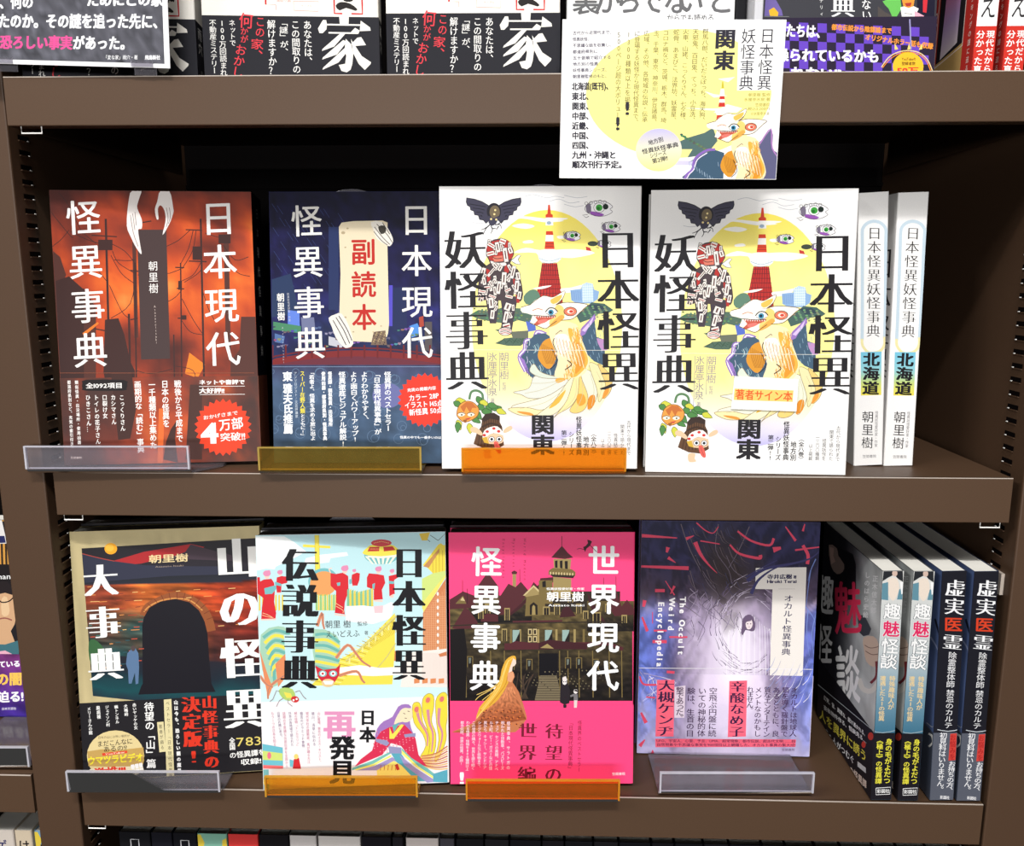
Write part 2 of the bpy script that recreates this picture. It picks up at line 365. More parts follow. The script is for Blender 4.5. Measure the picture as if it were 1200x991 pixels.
# ---------------------------------------------------------------- acrylic easel stands
def stand(kind, x0,x1, y, z, yaw, label, h=.0222, base=.075, back_h=.2165, back_y=.040, lean=.085, flare=0):
    t=empty('book_stand',((x0+x1)/2,y,z),label,'book stand','acrylic display stands',(0,0,yaw)); w=(x1-x0)/2
    mA,mE=ACR[kind]
    def plate(P,name,parent=t,a=-w,b=w,bev=.0006):
        mb=MB(); mb.prism(P,'x',a,b,mA,capmat=mE); return mb
    th=.0022; R=.0045; P=[];Q=[]
    for i in range(6):
        a=math.radians(-90-90*i/5); P.append((R+R*math.cos(a),.0004+R+R*math.sin(a))); Q.append((R+(R-th)*math.cos(a),.0004+R+(R-th)*math.sin(a)))
    prof=P+[(-.0012,h-.001),(-.0008,h),(-.0012+th-.0006,h)]+Q[::-1]
    mb=plate(prof,'front_lip')
    mb.box(-w,w,-.0013,-.0013+th,h-.0009,h+.0001,mE); mb.box(-w-.0002,-w+.0012,-.0014,-.0012+th,R,h,mE); mb.box(w-.0012,w+.0002,-.0014,-.0012+th,R,h,mE)
    mb.box(-w,w,.0002,.0012,.0046,.0054,mE)
    mb.build('front_lip',t)
    mb=MB(); v=[(-w,R,.0004),(w,R,.0004),(w+flare,R+.02,.0004),(w+flare,base,.0004),(-w,base,.0004)]
    if flare: mb.prism([(p[0],p[1]) for p in v],'z',.0004,.0024,mA,capmat=mA)
    else: mb.prism([(-w,R),(w,R),(w,base),(-w,base)],'z',.0004,.0024,mA,capmat=mA)
    mb.build('base_plate',t)
    if back_h:
        o=MB(); hw=.022; pts=[(-hw,.0024),(hw,.0024),(hw,back_h-.012)]+[(hw*math.cos(a),back_h-.012+.012*math.sin(a)) for a in [math.radians(k*15) for k in range(1,12)]]+[(-hw,back_h-.012)]
        tri=tessellate_polygon([[Vector((p[0],p[1],0)) for p in pts]]); n=len(pts); vs=[]
        for dy in (0,.0025): vs+=[(p[0],back_y+dy+p[1]*math.tan(lean),p[1]) for p in pts]
        o.add(vs,[tuple(q) for q in tri]+[tuple(n+k for k in q) for q in tri]+[(i,(i+1)%n,n+(i+1)%n,n+i) for i in range(n)],ACR['clear'][0])
        o.build('back_rest',t)
    return t

# ================================================================ row on the middle shelf
# ---- orange-red book: burning sky, utility poles, two white hands
b=book('orange-red book with utility poles and two white hands on its cover',.0097,.0085,.0030,.1358,.0937,.1487,.21,.036,'face-out books on the middle shelf',cover=(60,35,30),spine_c=(16,18,28))
Q=[(52.6,220.5),(291.6,222.8),(303.5,540.9),(71.6,546.4)]
def sky1(a,b):
    n=fbm(a*3.2,b*4.2,1)+.35*fbm(a*9,b*11,5); k=.46+.5*n-.25*(b<.12)*(1-b/.12)-.22*max(0,.25-a)/.25+.1*math.sin(b*5)  # top darkened: the shelf's shadow put into the sky colour
    return ramp(k,(0,(78,36,32)),(.35,(146,56,36)),(.6,(196,76,36)),(.85,(230,108,42)),(1,(240,140,66)))
A=front(b,Q); A.field(44,60,sky1); A.org(50,215,5.66); D=(62,38,36); D2=(84,48,42)
for c,w,p in ((D2,26,'585,380 600,1020'),(D2,34,'1200,330 1215,1100')): A.l(c,w,p)
A.p(D2,'0,440 90,480 130,600 90,700 250,690 330,820 330,1300 0,1300'); A.p(D,'60,640 150,610 250,700 250,1500 40,1500')
A.p(D,'390,900 480,890 520,1000 560,1180 590,1240 590,1500 430,1500 380,1250'); A.p(D2,'1300,880 1420,880 1420,1500 1230,1500 1230,1180 1290,1100')
A.p((228,122,44),'240,990 340,915 350,925 250,1010'); A.p((240,130,40),'955,1120 1060,1200 1010,1290 925,1260')
for p,w in (('395,225 425,1400',15),('1030,225 1055,1400',13),('590,520 600,1300',10),('896,520 905,1400',9),('550,860 560,1300',14),('850,1000 857,1400',9)): A.l(D,w,p)
for x0,y0,x1,y1 in ((345,365,440,435),(976,410,1030,500),(900,870,935,900),(880,640,905,700),(1150,330,1230,390)): A.p(D,[(x0,y0),(x1,y0),(x1,y1),(x0,y1)])
for p in ('300,335 470,345','930,298 1040,302','950,508 1070,512','560,570 640,580','860,550 920,552','870,690 920,694','320,960 400,975','876,890 935,890','560,900 610,890','640,250 700,240'): A.l(D,8,p,0)
for p in ('80,50 150,140 230,300 330,390','20,170 150,330 180,350','20,420 90,370 150,300','430,390 520,440 590,520','440,440 480,520 590,590','430,470 500,590 590,660','450,500 540,505 590,500','160,310 260,360 350,390',
          '420,670 500,840 550,890','600,560 560,790 430,890','610,600 700,640 790,620','900,560 820,590 800,580','960,300 880,370 800,410','980,300 950,420 900,520','1000,300 975,440 905,560','1035,510 980,600 905,640','1060,320 1160,350 1230,330','1180,400 1260,500 1350,480','1200,450 1270,580 1360,610','905,700 860,750 810,780','905,760 980,900 1040,990','1040,700 1080,820 1120,900','600,1240 700,1260 840,1230','860,1210 980,1240 1000,1350','1040,1000 960,980 900,900','1040,560 1000,600 920,650','400,640 330,560 260,520'): A.l(D,4.5,p)
A.p((70,54,54),'604,298 800,298 826,1160 632,1166')                         # the hanging board
for s_,pp in (((236,228,224),'570,28 634,28 612,110 606,155 636,230 636,290 612,300 626,400 634,462 600,420 560,340 536,270 545,130'),((236,228,224),'760,34 820,34 846,150 846,190 820,260 775,334 795,240 788,170 762,135 744,160 748,226 734,222 724,160 740,110')): A.p(s_,pp,3)
for p in ('560,200 580,320 612,410','590,180 600,270','575,190 590,300','800,150 812,220 800,280','820,150 828,210 812,260'): A.l((120,96,92),3.5,p)
A.o=(30,210,2.831); WH=(252,248,244)
A.t('怪異事典',175,48,206,640,118,WH,'r',sy=122); A.t('日本現代',628,52,650,634,118,WH,'r',sy=122)
A.t('朝里樹',412,266,415,378,33,WH,'n',sy=34); A.t('Asazato Itsuki'.replace(' ',''),418,415,424,545,10,(210,190,180),'n')
B=band(b,.0678,(110,60,45)); A=bandfront(b,Q); A.field(44,26,lambda a,b_:tuple(c*.93+8 for c in (lerp((70,44,40),sky1(a,b_),max(0,min(1,.25+1.2*math.exp(-((a-.5)/.16)**2)+.9*fbm(a*6,b_*5,9)))))),b0=.678,b1=1)
A.org(50,380,5.66); A.p((66,40,36),'430,322 570,322 600,560 560,760 480,770'); A.p((66,40,36),'800,780 830,700 870,640 860,760 880,930 780,900'); A.p((74,46,40),'960,400 1040,400 1040,900 930,900'); A.l((236,110,50),36,'770,560 760,930',0); A.l((150,84,60),3,'90,322 1390,322',0)
A.p((30,24,26),'262,368 515,368 540,395 535,425 510,440 262,440 240,425 240,390',2); A.h('全1092項目',262,407,510,405,40,WH,'b')
for tx,x,y0,y1,x1 in (('こっくりさん',502,465,712,512),('カシマさん',445,465,668,452),('口裂け女',388,465,628,394),('トイレの花子さん',332,465,800,346),('ひきこさん…',276,465,720,286)): A.t(tx,x,y0,x1,y1,34,WH,'b')
A.t('類似怪異・出没場所・使用凶器',200,370,220,800,24,WH,'b'); A.t('都道府県別など、充実の索引付き。',150,370,172,840,24,WH,'b')
for tx,x,y0,y1,x1 in (('画期的な「読む」事典',608,375,855,632),('一千種類以上集めた',704,375,830,716),('日本の怪異を',790,370,685,802),('戦後から平成まで',876,370,785,892)): A.t(tx,x,y0,x1,y1,48,WH,'b')
A.h('笠間書院',160,888,238,888,16,(220,200,190),'b')
A.h('ネットや書評で',1020,384,1326,382,34,WH,'B'); A.h('大好評!!',1020,440,1190,440,38,WH,'B'); A.l(WH,3,'1020,412 1326,410',0); A.l(WH,3,'1024,466 1326,464',0)
A.burst((236,66,34),1180,685,168,192,26); A.h('おかげさまで',1046,622,1280,586,30,WH,'b'); A.h('4',1030,720,1150,716,190,WH,'B'); A.h('万部',1152,672,1316,652,84,WH,'b'); A.h('突破!!',1160,752,1330,742,60,WH,'b')
A=spineart(b,[(291.6,222.8),(312,229),(322,533),(303.5,540.9)]); A.o=(180,215,5.66); A.t('日本現代怪異事典',693,120,733,1185,28,(226,224,222),'n',sy=80); A.o=(180,380,5.66); A.t('朝里樹',742,435,746,640,11,(220,220,220),'n'); A.t('Asazato',722,440,730,680,8,(160,160,160),'n')
done(b)

# ---- dark blue book: worn wooden plaque with red letters, night town
b=book('dark blue book with a worn plaque of red letters and red bridge',.1694,.0225,.0030,.0175,.1117,.148,.21,.012,'face-out books on the middle shelf',cover=(30,35,80))
Q=[(313.5,226.7),(539.5,226),(540.6,546.3),(319.6,545.8)]
def sky2(a,b):
    n=fbm(a*5,b*6,3); k=b+.08*n; c=ramp(k,(0,(22,22,58)),(.3,(34,32,92)),(.45,(48,50,124)),(.55,(44,58,112)),(.68,(70,50,70)),(1,(60,84,112)))
    return tuple(x*(.72+.3*fbm(a*22,b*22,8)) for x in c)
A=front(b,Q); A.field(40,56,sky2); A.org(310,220,5.828)
for i in range(46): x=40+(i*53)%500; y=120+(i*97)%560; A.l((54,66,116),2.2,[(x,y),(x+40,y+60)],0)
A.p((84,76,190),'845,680 870,680 868,960 840,960'); A.p((34,44,84),'870,700 960,690 970,1000 868,1000'); A.p((38,50,92),'430,280 500,280 500,850 430,850'); A.p((40,56,90),'40,640 170,600 230,880 40,900')
for p,c in (('150,850 230,860 232,960 150,950',(96,128,214)),('50,930 240,960 240,1010 50,985',(72,132,98)),('240,900 330,900 340,1000 250,1010',(110,116,150)),('985,960 1040,940 1070,1010 1000,1040',(80,140,214)),('1050,900 1080,890 1085,960 1055,970',(170,70,54)),('1090,930 1140,930 1140,1130 1090,1130',(84,78,80)),('430,1030 540,1060 520,1110 430,1090',(190,190,200)),('60,1010 130,1030 120,1080 60,1070',(80,110,160))): A.p(c,p)
for i in range(60): x=50+(i*71)%1040; y=960+(i*37)%140; A.p(((60+(i*53)%90),(66+(i*31)%80),(84+(i*17)%90)),[(x,y),(x+16+(i*7)%16,y+2),(x+15,y+10+i%12),(x,y+12)])
for y,w,c in ((1150,48,(124,40,42)),(1198,60,(104,44,58)),(1110,10,(110,34,38))): A.l(c,w,[(10,y+66),(300,y+20),(600,y),(900,y+14),(1250,y+58)])
for x in range(40,1180,90): A.p((104,32,36),[(x,1090),(x+12,1090),(x+12,1180),(x,1180)])
WP=(226,212,182); A.p(WP,'500,280 520,250 600,240 800,236 835,250 832,330 845,940 838,1010 815,1075 520,1060 500,1000 512,600',1)
for x,y,r in ((530,320,14),(560,290,8),(545,420,7),(545,900,9),(600,1000,7),(790,960,6),(800,300,20)): A.e((176,160,128),x,y,r,r*.7)
A.t('副読本',667,338,676,1010,175,(186,44,38),'b',sy=190)
HW=(232,226,216)
A.p(HW,'720,246 800,246 860,330 872,380 850,412 820,400 760,360 738,300',2); A.p((60,56,50),'770,280 810,270 825,310 790,330',2)
for p in ('745,280 800,350 850,400','760,260 830,330 866,385','740,310 790,370 835,405','800,250 850,330'): A.l((70,64,56),5,p)
A.p(HW,'430,905 475,880 520,875 570,960 600,1080 560,1110 530,1100 480,1040 450,960',2)
for p in ('460,920 510,1010 550,1090','480,900 535,990 575,1080','500,890 555,980 590,1060'): A.l((60,60,70),6,p)
A.p((120,100,84),'740,1000 820,990 830,1090 720,1090',1)
for i in range(26): A.e((40,36,40) if i%2 else (190,170,120),735+(i*37)%90,1000+(i*23)%88,4)
A.o=(290,210,2.833); W2=(236,233,228)
A.t('怪異事典',190,76,206,620,106,W2,'r',sy=112); A.t('日本現代',557,72,563,618,106,W2,'r',sy=112)
A.t('朝里樹',105,384,108,478,26,W2,'b'); A.t('怪異妖怪愛好家・作家',130,384,136,480,8,(190,190,200)); A.t('AsazatoItsuki',112,496,116,620,8,(190,190,200))
B=band(b,.0770,(62,84,110)); A=bandfront(b,Q)
A.field(40,24,lambda a,b_:tuple(x*(1+.22*fbm(a*14,b_*18,4)) for x in ramp(b_,(.63,(58,62,94)),(.72,(70,92,122)),(1,(52,74,98)))),b0=.633,b1=1)
A.org(310,380,5.66)
for i in range(70): A.ring((88,112,142),4,40+(i*137)%1180,330+(i*89)%480,16+(i*7)%26,n=14)
A.e((104,108,160),810,490,100,84); A.l((130,150,180),3,'40,298 1160,298',0)
A.o=(310,380,5.664); W3=(246,248,250)
A.t('東',143,330,145,395,64,W3,'B'); A.t('雅夫氏推薦',145,410,150,745,62,W3,'B'); A.t('アンソロジスト/文芸評論家',196,330,206,640,20,(210,220,230))
A.t('スーパー在野人類',243,325,245,610,34,(244,226,70),'b'); A.t('とともに!」',247,612,248,770,34,W3,'b'); A.t('「若者よ、怪異を求める旅に出よ',305,320,315,790,36,W3,'b')
A.t('怪異譚・類似怪異・出没場所',427,330,432,695,27,W3,'B'); A.t('使用凶器・都道府県別・怪異事典',383,330,395,790,27,W3,'B')
for tx,x,x1,y1 in (('怪異徹底ビジュアル解説!',508,516,830),('よりわかりやすく、',656,666,670),('「日本現代怪異事典」が',740,748,750),('怪異界のベストセラー',812,816,728)): A.t(tx,x,330,x1,y1,48,W3,'b')
A.t('より面白くパワーアップ!',585,330,596,800,48,W3,'b')
A.burst((224,56,38),1060,520,160,182,26); A.h('充実の掲載内容',942,455,1134,438,26,W3,'b'); A.h('カラー 28P',952,508,1154,488,46,W3,'b'); A.h('イラスト 145点',924,556,1180,538,46,W3,'b'); A.h('新怪異 50点',954,604,1180,584,46,W3,'b'); A.h('怪異の中でも一番多いのは',894,768,1170,770,20,W3,'b')
done(b)

# ---- white yokai encyclopaedias: yellow moon, red lattice tower, white beast with many tails
Q3=[(513.7,216.2),(753.2,215.7),(747.7,549.3),(517.2,549.3)]
INK=(34,32,36)
def beast(A):
    """head, neck, breast and back of the beast; measured on the sheet at (630,350)x6.607"""
    OUT=(96,66,40)
    A.p((218,150,50),'40,330 110,300 150,360 140,470 90,540 30,500 0,430',3)
    A.p((246,226,180),'130,170 300,190 340,300 390,430 400,520 330,600 200,610 130,590 160,470 120,360 90,260',3)
    A.p((238,178,72),'240,220 310,260 350,360 390,450 380,520 300,600 250,590 290,480 280,380 250,300',3)
    A.p((224,150,48),'300,330 350,400 370,480 320,560 290,570 310,450',3); A.p((252,248,240),'140,280 220,270 250,330 230,410 180,420 140,350',3)
    rb=random.Random(9)
    for i in range(130):
        q=rb.random(); x=330-80*q+rb.uniform(-30,40)*(1-.2*q)-60*abs(q-.5); y=210+380*q; A.l(((214,140,50),(246,206,120),(230,166,70),(252,236,196))[i%4],6,[(x,y),(x+6+rb.uniform(-6,10),y+24),(x+rb.uniform(-4,14),y+52)],3,1)
    for i in range(60):
        x=140+rb.random()*110; y=280+rb.random()*150; A.l(((255,252,246),(214,204,196),(244,226,190))[i%3],5,[(x,y),(x-4,y+22),(x+8,y+46)],3,1)
    for i in range(16): A.l((206,150,80) if i%2 else (250,240,214),4,[(130+i*13,290+i*4),(140+i*14,350+i*6),(165+i*14,420+i*8)])
    for i in range(9): A.l((150,92,30),3,[(30+i*12,340+i*6),(40+i*11,420),(70+i*8,500)])
    A.l(INK,6,'130,300 120,340 150,410'); A.l(INK,5,'110,380 150,480 100,540'); A.l(INK,7,'230,470 265,505 215,545'); A.l(INK,4,'140,270 180,240 190,250')
    A.p((250,244,226),'-130,60 -60,40 60,30 130,40 230,20 385,36 360,70 330,100 270,150 180,160 100,200 60,225 0,205 -60,180 -40,120 -120,100',2)
    A.p((244,208,120),'150,40 200,60 210,120 180,150 130,190 90,190 110,120',3); A.p((232,170,80),'180,120 210,140 150,190 90,215 110,180',3)
    A.p((196,90,70),'-30,120 60,130 130,120 140,135 60,170 0,200 -30,190 0,160',2); A.p((222,120,110),'0,165 60,150 80,165 20,190',2)
    for i in range(9): x=-20+i*18; A.p((252,250,246),[(x,122+i%3),(x+12,124),(x+6,142)])
    A.e((226,120,92),255,92,48,32,-5); A.e((250,236,220),256,92,26,16); A.e((206,70,56),262,92,16,11); A.ring(INK,5,255,92,50,34)
    A.e((252,250,244),108,96,46,28,-8); A.e((64,140,170),104,98,22); A.e((20,40,60),102,98,11); A.l(INK,8,'60,96 90,66 130,68 156,94'); A.l(INK,4,'66,104 104,124 150,102')
    A.l(OUT,5,'-130,60 -60,40 60,30 130,40 230,20 385,36 360,70 330,100 270,150 180,160'); A.l(OUT,5,'60,30 120,-10 180,-40 210,-60 190,0 150,40'); A.l(OUT,5,'-60,180 0,205 60,225 100,200 150,165'); A.l(INK,5,'-40,120 60,128 140,126'); A.l((190,70,50),5,'-40,85 0,70 40,80')
    A.p((250,244,228),'-60,40 40,-30 120,-20 210,-70 195,-10 140,40 60,34',2); A.p((240,190,90),'100,0 190,-40 170,10 120,35',2); A.l(OUT,4,'-60,40 40,-30 120,-20 210,-70 195,-10 140,42')
def rock(A):
    TE=(66,92,114)
    A.p(TE,'-20,270 60,260 150,330 140,600 60,620 -60,600 -80,330',0); A.p(TE,'320,250 440,120 460,290 520,310 530,520 440,480 380,420',0)
    A.p((150,116,186),'320,250 350,210 400,160 445,110 455,150 400,210 370,270 330,290',1); A.p((214,190,232),'345,240 400,180 440,125 420,190 370,250',1); A.p((186,140,190),'460,300 530,310 545,390 500,400 470,340',1)
    for i in range(26): x=-70+(i*67)%240; y=300+(i*41)%280; A.l((132,170,178) if i%3 else (206,226,226),4,[(x,y),(x+8+(i*5)%14,y+30),(x+4,y+58)])
    for i in range(16): x=400+(i*37)%120; y=180+(i*53)%280; A.l((130,160,180),4,[(x,y),(x+8,y+36)])
def yokai(A):
    A.o=(500,200,2.678); SUN=(250,236,140)
    # moon fading to lilac at its foot
    P=[];C=[];n=64;rings=[0,.6,.9,1.0]
    for r in rings:
        for i in range(n):
            a=2*math.pi*i/n; x=378+238*r*math.cos(a); y=484+366*r*math.sin(a); P.append((x,y)); t=(y-640)/210
            c=lerp((246,226,96),(250,238,150),(y-118)/180); c=ramp(t,(0,c),(.4,(244,240,200)),(.75,(226,220,240)),(1,(190,184,232)))
            C.append(c)
    A.emit(np.array(P),[(j*n+i,j*n+(i+1)%n,(j+1)*n+(i+1)%n,(j+1)*n+i) for j in range(len(rings)-1) for i in range(n)],C)
    A.o=(510,210,6.607); WC=(250,248,242)
    for p in ('590,350 680,330 770,350 700,372','680,470 740,460 760,480 690,486','560,330 660,290 840,320 1000,310 840,290 700,275 620,280','610,560 700,520 830,540 1080,530 1240,560 1060,600 900,590 830,640 780,560','1040,780 1180,560 820,820') [:4]: A.p(WC,p,3)
    for p in ('690,120 760,105 860,130 930,118 1000,130','880,160 960,140 1040,170 1120,160','1000,180 1080,200 1150,190','280,320 340,330 420,318','1000,110 1100,130 1180,120'): A.l((176,178,190),3.5,p)
    A.o=(630,210,6.607)
    # the tower
    R1=(206,66,40); A.p(R1,'82,184 96,184 104,255 118,262 118,284 62,284 62,262 76,255'); A.p((246,244,240),'64,284 120,284 122,345 62,345'); A.e((150,170,190),88,326,18,14)
    A.p(R1,'66,390 118,390 122,420 64,420'); A.p((246,240,236),'64,420 122,420 124,470 60,470'); A.p(R1,'60,470 126,470 132,530 54,530')
    A.p((196,50,44),'34,640 152,640 172,770 190,880 196,940 130,990 -20,1000 -10,880 20,760')
    for i in range(9): y=660+i*36; A.l((110,34,40),5,[(30-i*5,y),(156+i*6,y)],0)
    for i in range(8): A.l((110,34,40),4,[(36+i*16,640),(-16+i*28,980)],0); A.l((120,36,40),4,[(150-i*16,640),(196-i*26,960)],0)
    for y in (488,508): A.l((120,36,40),4,[(60,y),(128,y)],0)
    A.p((250,250,250),'0,560 60,530 130,530 190,570 180,610 150,636 40,636 10,610',1); A.l((150,176,190),5,'10,600 90,625 180,600'); A.l((150,176,190),4,'30,632 90,640 160,630'); 
    for x in range(20,180,18): A.l((170,190,200),3,[(x,580),(x,626)],0)
    for p in ('60,290 150,285 240,292 150,310 60,305','0,545 100,530 200,560 380,565 300,585 180,580 60,575','180,840 260,830 350,810 300,860 200,870','-40,840 40,820 110,815 40,840','150,430 200,425 240,440 170,450'): A.p(WC,p,3)
    # city and tree-covered ground
    A.p((96,130,110),'-110,900 -60,850 -10,850 20,900 0,960 -90,960',2); A.p((138,172,212),'255,850 340,840 345,810 380,790 430,800 440,845 480,860 470,920 420,955 300,950 262,930'); A.p((176,204,232),'345,810 380,790 430,800 436,940 350,945')
    for i in range(7): A.l((232,242,250),3,[(352+i*12,800),(356+i*12,945)],0); A.l((90,120,180),2.5,[(262+i*12,855),(268+i*12,930)],0)
    for i in range(6): A.l((232,242,250),3,[(348,820+i*20),(434,818+i*20)],0)
    A.o=(630,350,6.607); G=(82,108,92)
    A.p((70,98,92),'380,60 420,20 520,30 590,80 560,100 470,112 440,140 330,180 300,120',1); A.p((52,70,80),'390,40 480,36 540,70 440,90',1)
    for i in range(30): A.e((96+(i*13)%50,130+(i*7)%40,110),330+(i*61)%230,50+(i*29)%90,10,6)
    A.o=(510,350,6.607)
    A.p(G,'260,120 330,80 420,90 520,60 700,70 820,60 840,140 730,180 640,160 560,190 430,170 330,150',1); A.p((80,104,90),'460,340 540,300 640,290 710,250 700,330 660,360 560,360',0); A.p((104,110,96),'580,250 720,240 720,300 600,300',1); A.p((86,110,196),'700,170 770,150 780,240 720,250'); A.p(G,'460,235 520,225 560,250 500,255')
    for i in range(60): A.e((60+(i*17)%70,96+(i*11)%60,70+(i*19)%50),300+(i*83)%480,70+(i*47)%100,9,6)
    for i in range(18): A.l((56,80,64),4,[(480+i*12,345-(i%5)*10),(500+i*12,335-(i%4)*12)],0)
    # rock (left flank, with its pale violet edge)
    A.p((66,92,114),'640,430 720,330 780,260 860,270 990,330 990,620 900,620 760,620 680,540',0)
    for w,c in ((30,(140,104,186)),(12,(240,226,250))): A.l(c,w,'700,560 650,450 690,390 700,320 760,310 790,250 860,270')
    A.p((150,116,190),'640,430 690,470 740,600 800,620 700,560',1)
    for i in range(24): x=690+(i*59)%150; y=330+(i*71)%270; A.l((214,206,232) if i%3 else (60,70,110),4,[(x,y),(x+8,y+30),(x+2,y+54)])
    A.o=(630,350,6.607); rock(A)
    # tails: a fan of feathered strokes
    TO=(150,130,96)
    for c,p in (((222,224,214),'-30,600 60,590 200,600 240,640 180,700 60,760 -60,770 -130,740 -190,720 -70,690'),((232,232,212),'-200,830 -60,790 100,740 260,640 200,760 80,860 -40,890 -160,870'),((240,226,170),'-230,850 -90,840 30,860 160,820 120,860 -20,900 -140,900'),((214,222,206),'-30,500 -60,560 40,610 200,610 100,590 20,560'),((236,232,196),'250,620 300,610 260,740 160,870 60,915 -10,905 120,800'),
        ((240,224,160),'290,590 330,600 330,700 270,820 160,890 130,915 230,780'),((238,206,120),'330,590 380,640 395,760 370,850 300,885 250,860 310,760'),((226,228,206),'360,540 440,580 470,680 450,790 400,860 390,740 340,600'),((232,222,170),'400,500 480,520 540,620 530,700 480,800 460,690'),((236,200,120),'470,500 560,580 580,660 560,730 510,770 530,660')): A.p(c,p,4); A.l(TO,4,p,4,closed=True)
    for c,p in (((226,160,56),'310,740 360,740 375,800 330,830 305,800'),((222,140,40),'400,760 445,745 440,820 390,855'),((230,170,70),'140,620 210,600 240,610 160,650'),((232,180,70),'120,800 220,700 170,800 90,850'),((228,150,60),'520,710 555,690 550,730 505,775'),((222,150,60),'-160,870 -60,880 -30,905 -120,890')): A.p(c,p,3)
    for p in ('-100,730 40,700 180,630','-60,650 60,650 200,625','-140,850 60,800 220,690','300,620 290,760 180,880','345,620 350,740 300,860','410,580 440,700 420,830','460,560 500,660 480,760'): A.l((200,190,150),3.5,p)
    beast(A)
    # the bandaged wanderer covered in paper charms
    A.o=(510,210,6.607); BW=(236,228,220); RD=(176,52,48)
    A.p((70,60,70),'380,880 490,890 485,1000 470,1110 420,1110 400,1000',1); A.p((70,60,70),'500,890 640,900 610,1050 590,1180 500,1190 520,1050',1)
    A.p((74,62,66),'400,500 450,455 540,450 590,500 610,570 580,640 640,690 660,760 680,880 660,940 630,920 610,850 590,930 480,930 430,900 380,930 330,930 330,800 350,690 420,640 390,580',2)
    A.p(RD,'395,520 440,470 560,460 600,540 590,600 540,620 430,620 410,590',2); A.p(RD,'390,680 430,700 420,780 400,790'); A.p(RD,'540,650 590,660 560,720 530,700'); A.p(RD,'600,760 640,770 640,860 610,850'); A.p(RD,'620,880 660,870 650,950 630,950')
    A.p((214,120,100),'440,590 520,580 525,625 455,630',1); A.p(BW,'430,622 480,640 540,634 545,658 480,664 430,640',2); A.l(INK,5,'440,590 470,605 515,600')
    rnd=random.Random(3)
    extra=[(rnd.uniform(420,600),rnd.uniform(660,860),26,64,rnd.uniform(-40,40)) for i in range(14)]+[(rnd.uniform(345,395),rnd.uniform(720,880),22,50,rnd.uniform(-20,40)) for i in range(6)]+[(rnd.uniform(605,655),rnd.uniform(720,900),22,50,rnd.uniform(-30,20)) for i in range(6)]+[(rnd.uniform(410,470),rnd.uniform(900,1080),24,46,rnd.uniform(-30,30)) for i in range(6)]+[(rnd.uniform(530,610),rnd.uniform(900,1130),24,50,rnd.uniform(-30,30)) for i in range(8)]+[(rnd.uniform(410,580),rnd.uniform(470,590),24,44,rnd.uniform(-30,30)) for i in range(7)]
    for x,y,w,h_,r in (*extra,(425,565,60,34,-14),(480,515,34,80,-10),(542,575,36,110,-8),(430,500,60,30,30),(520,470,50,40,20),(580,540,34,50,-20),(365,720,34,90,14),(375,780,30,60,-10),(440,700,24,110,40),(530,760,38,100,4),(490,830,34,100,8),(600,710,32,100,14),(640,740,34,60,-8),(630,820,36,90,6),(360,860,60,26,10),(400,830,50,26,-8),(440,900,60,24,20),(560,850,50,26,-24),(570,900,60,26,14),(430,800,26,50,-30),(350,900,50,24,40),(650,890,30,60,10),(430,950,40,80,-5),(440,1040,34,70,6),(560,980,50,60,20),(545,1060,36,90,12),(550,1130,60,40,-14),(460,660,30,50,-40),(500,680,30,44,30)):
        c,s_=math.cos(math.radians(r)),math.sin(math.radians(r)); P=[(x+(a*w*c-b_*h_*s_)/2,y+(a*w*s_+b_*h_*c)/2) for a,b_ in ((-1,-1),(1,-1),(1,1),(-1,1))]
        A.p(BW,P); A.l(INK,4,P,0,closed=True)
        if h_>w: A.l((96,70,70),w*.28,[(x+h_*.3*s_,y-h_*.3*c),(x-h_*.3*s_,y+h_*.3*c)],0)
        else: A.l((170,60,56),h_*.25,[(x-w*.4*c,y-w*.4*s_),(x+w*.4*c,y+w*.4*s_)],0)
    A.p((232,236,244),'585,620 640,575 662,580 640,610 660,650 620,645',0); A.l(INK,4,'585,620 640,575 662,580 640,610 660,650 620,645 590,625',0)
    for p in ('335,900 325,940 345,950','350,905 345,945','370,900 365,935','390,900 400,930'): A.l((224,210,200),8,p)
    A.e((232,220,214),540,1170,52,34); A.ring(INK,4,540,1170,52,34)
    for k in range(4): A.l(RD if k%2 else INK,5,[(500,1150+k*14),(540,1140+k*14),(585,1160+k*12)])
    # black crow with three legs
    BK=(62,60,78)
    for sg in (1,-1):
        P=[(450+sg*dx,y) for dx,y in ((40,190),(90,160),(150,140),(212,130),(215,160),(205,190),(185,200),(180,225),(155,235),(150,262),(120,268),(110,300),(80,305),(60,330),(30,300))]
        A.p(BK,P); A.l((24,24,32),5,P,0,closed=True)
        for k in range(4): A.l((24,24,34),5,[(450+sg*(60+10*k),200+26*k),(450+sg*(120-8*k),190+26*k),(450+sg*(190-28*k),178+32*k)])
    A.e((38,36,44),452,236,56,66); A.e((112,98,76),458,242,40,52); A.p((62,60,78),'410,270 450,290 490,270 470,330 430,350 410,320',2)
    for x,y in ((462,226),(455,258),(430,296),(470,300)): A.e((238,214,150),x,y,8)
    for p in ('420,340 390,370 365,420','410,350 380,370 350,380','430,350 440,380 425,410','440,370 470,370','460,340 500,340 510,370','480,340 520,310','490,350 470,380'): A.l((40,40,48),9,p,4,4)
    # little round fish
    A.o=(630,210,6.607)
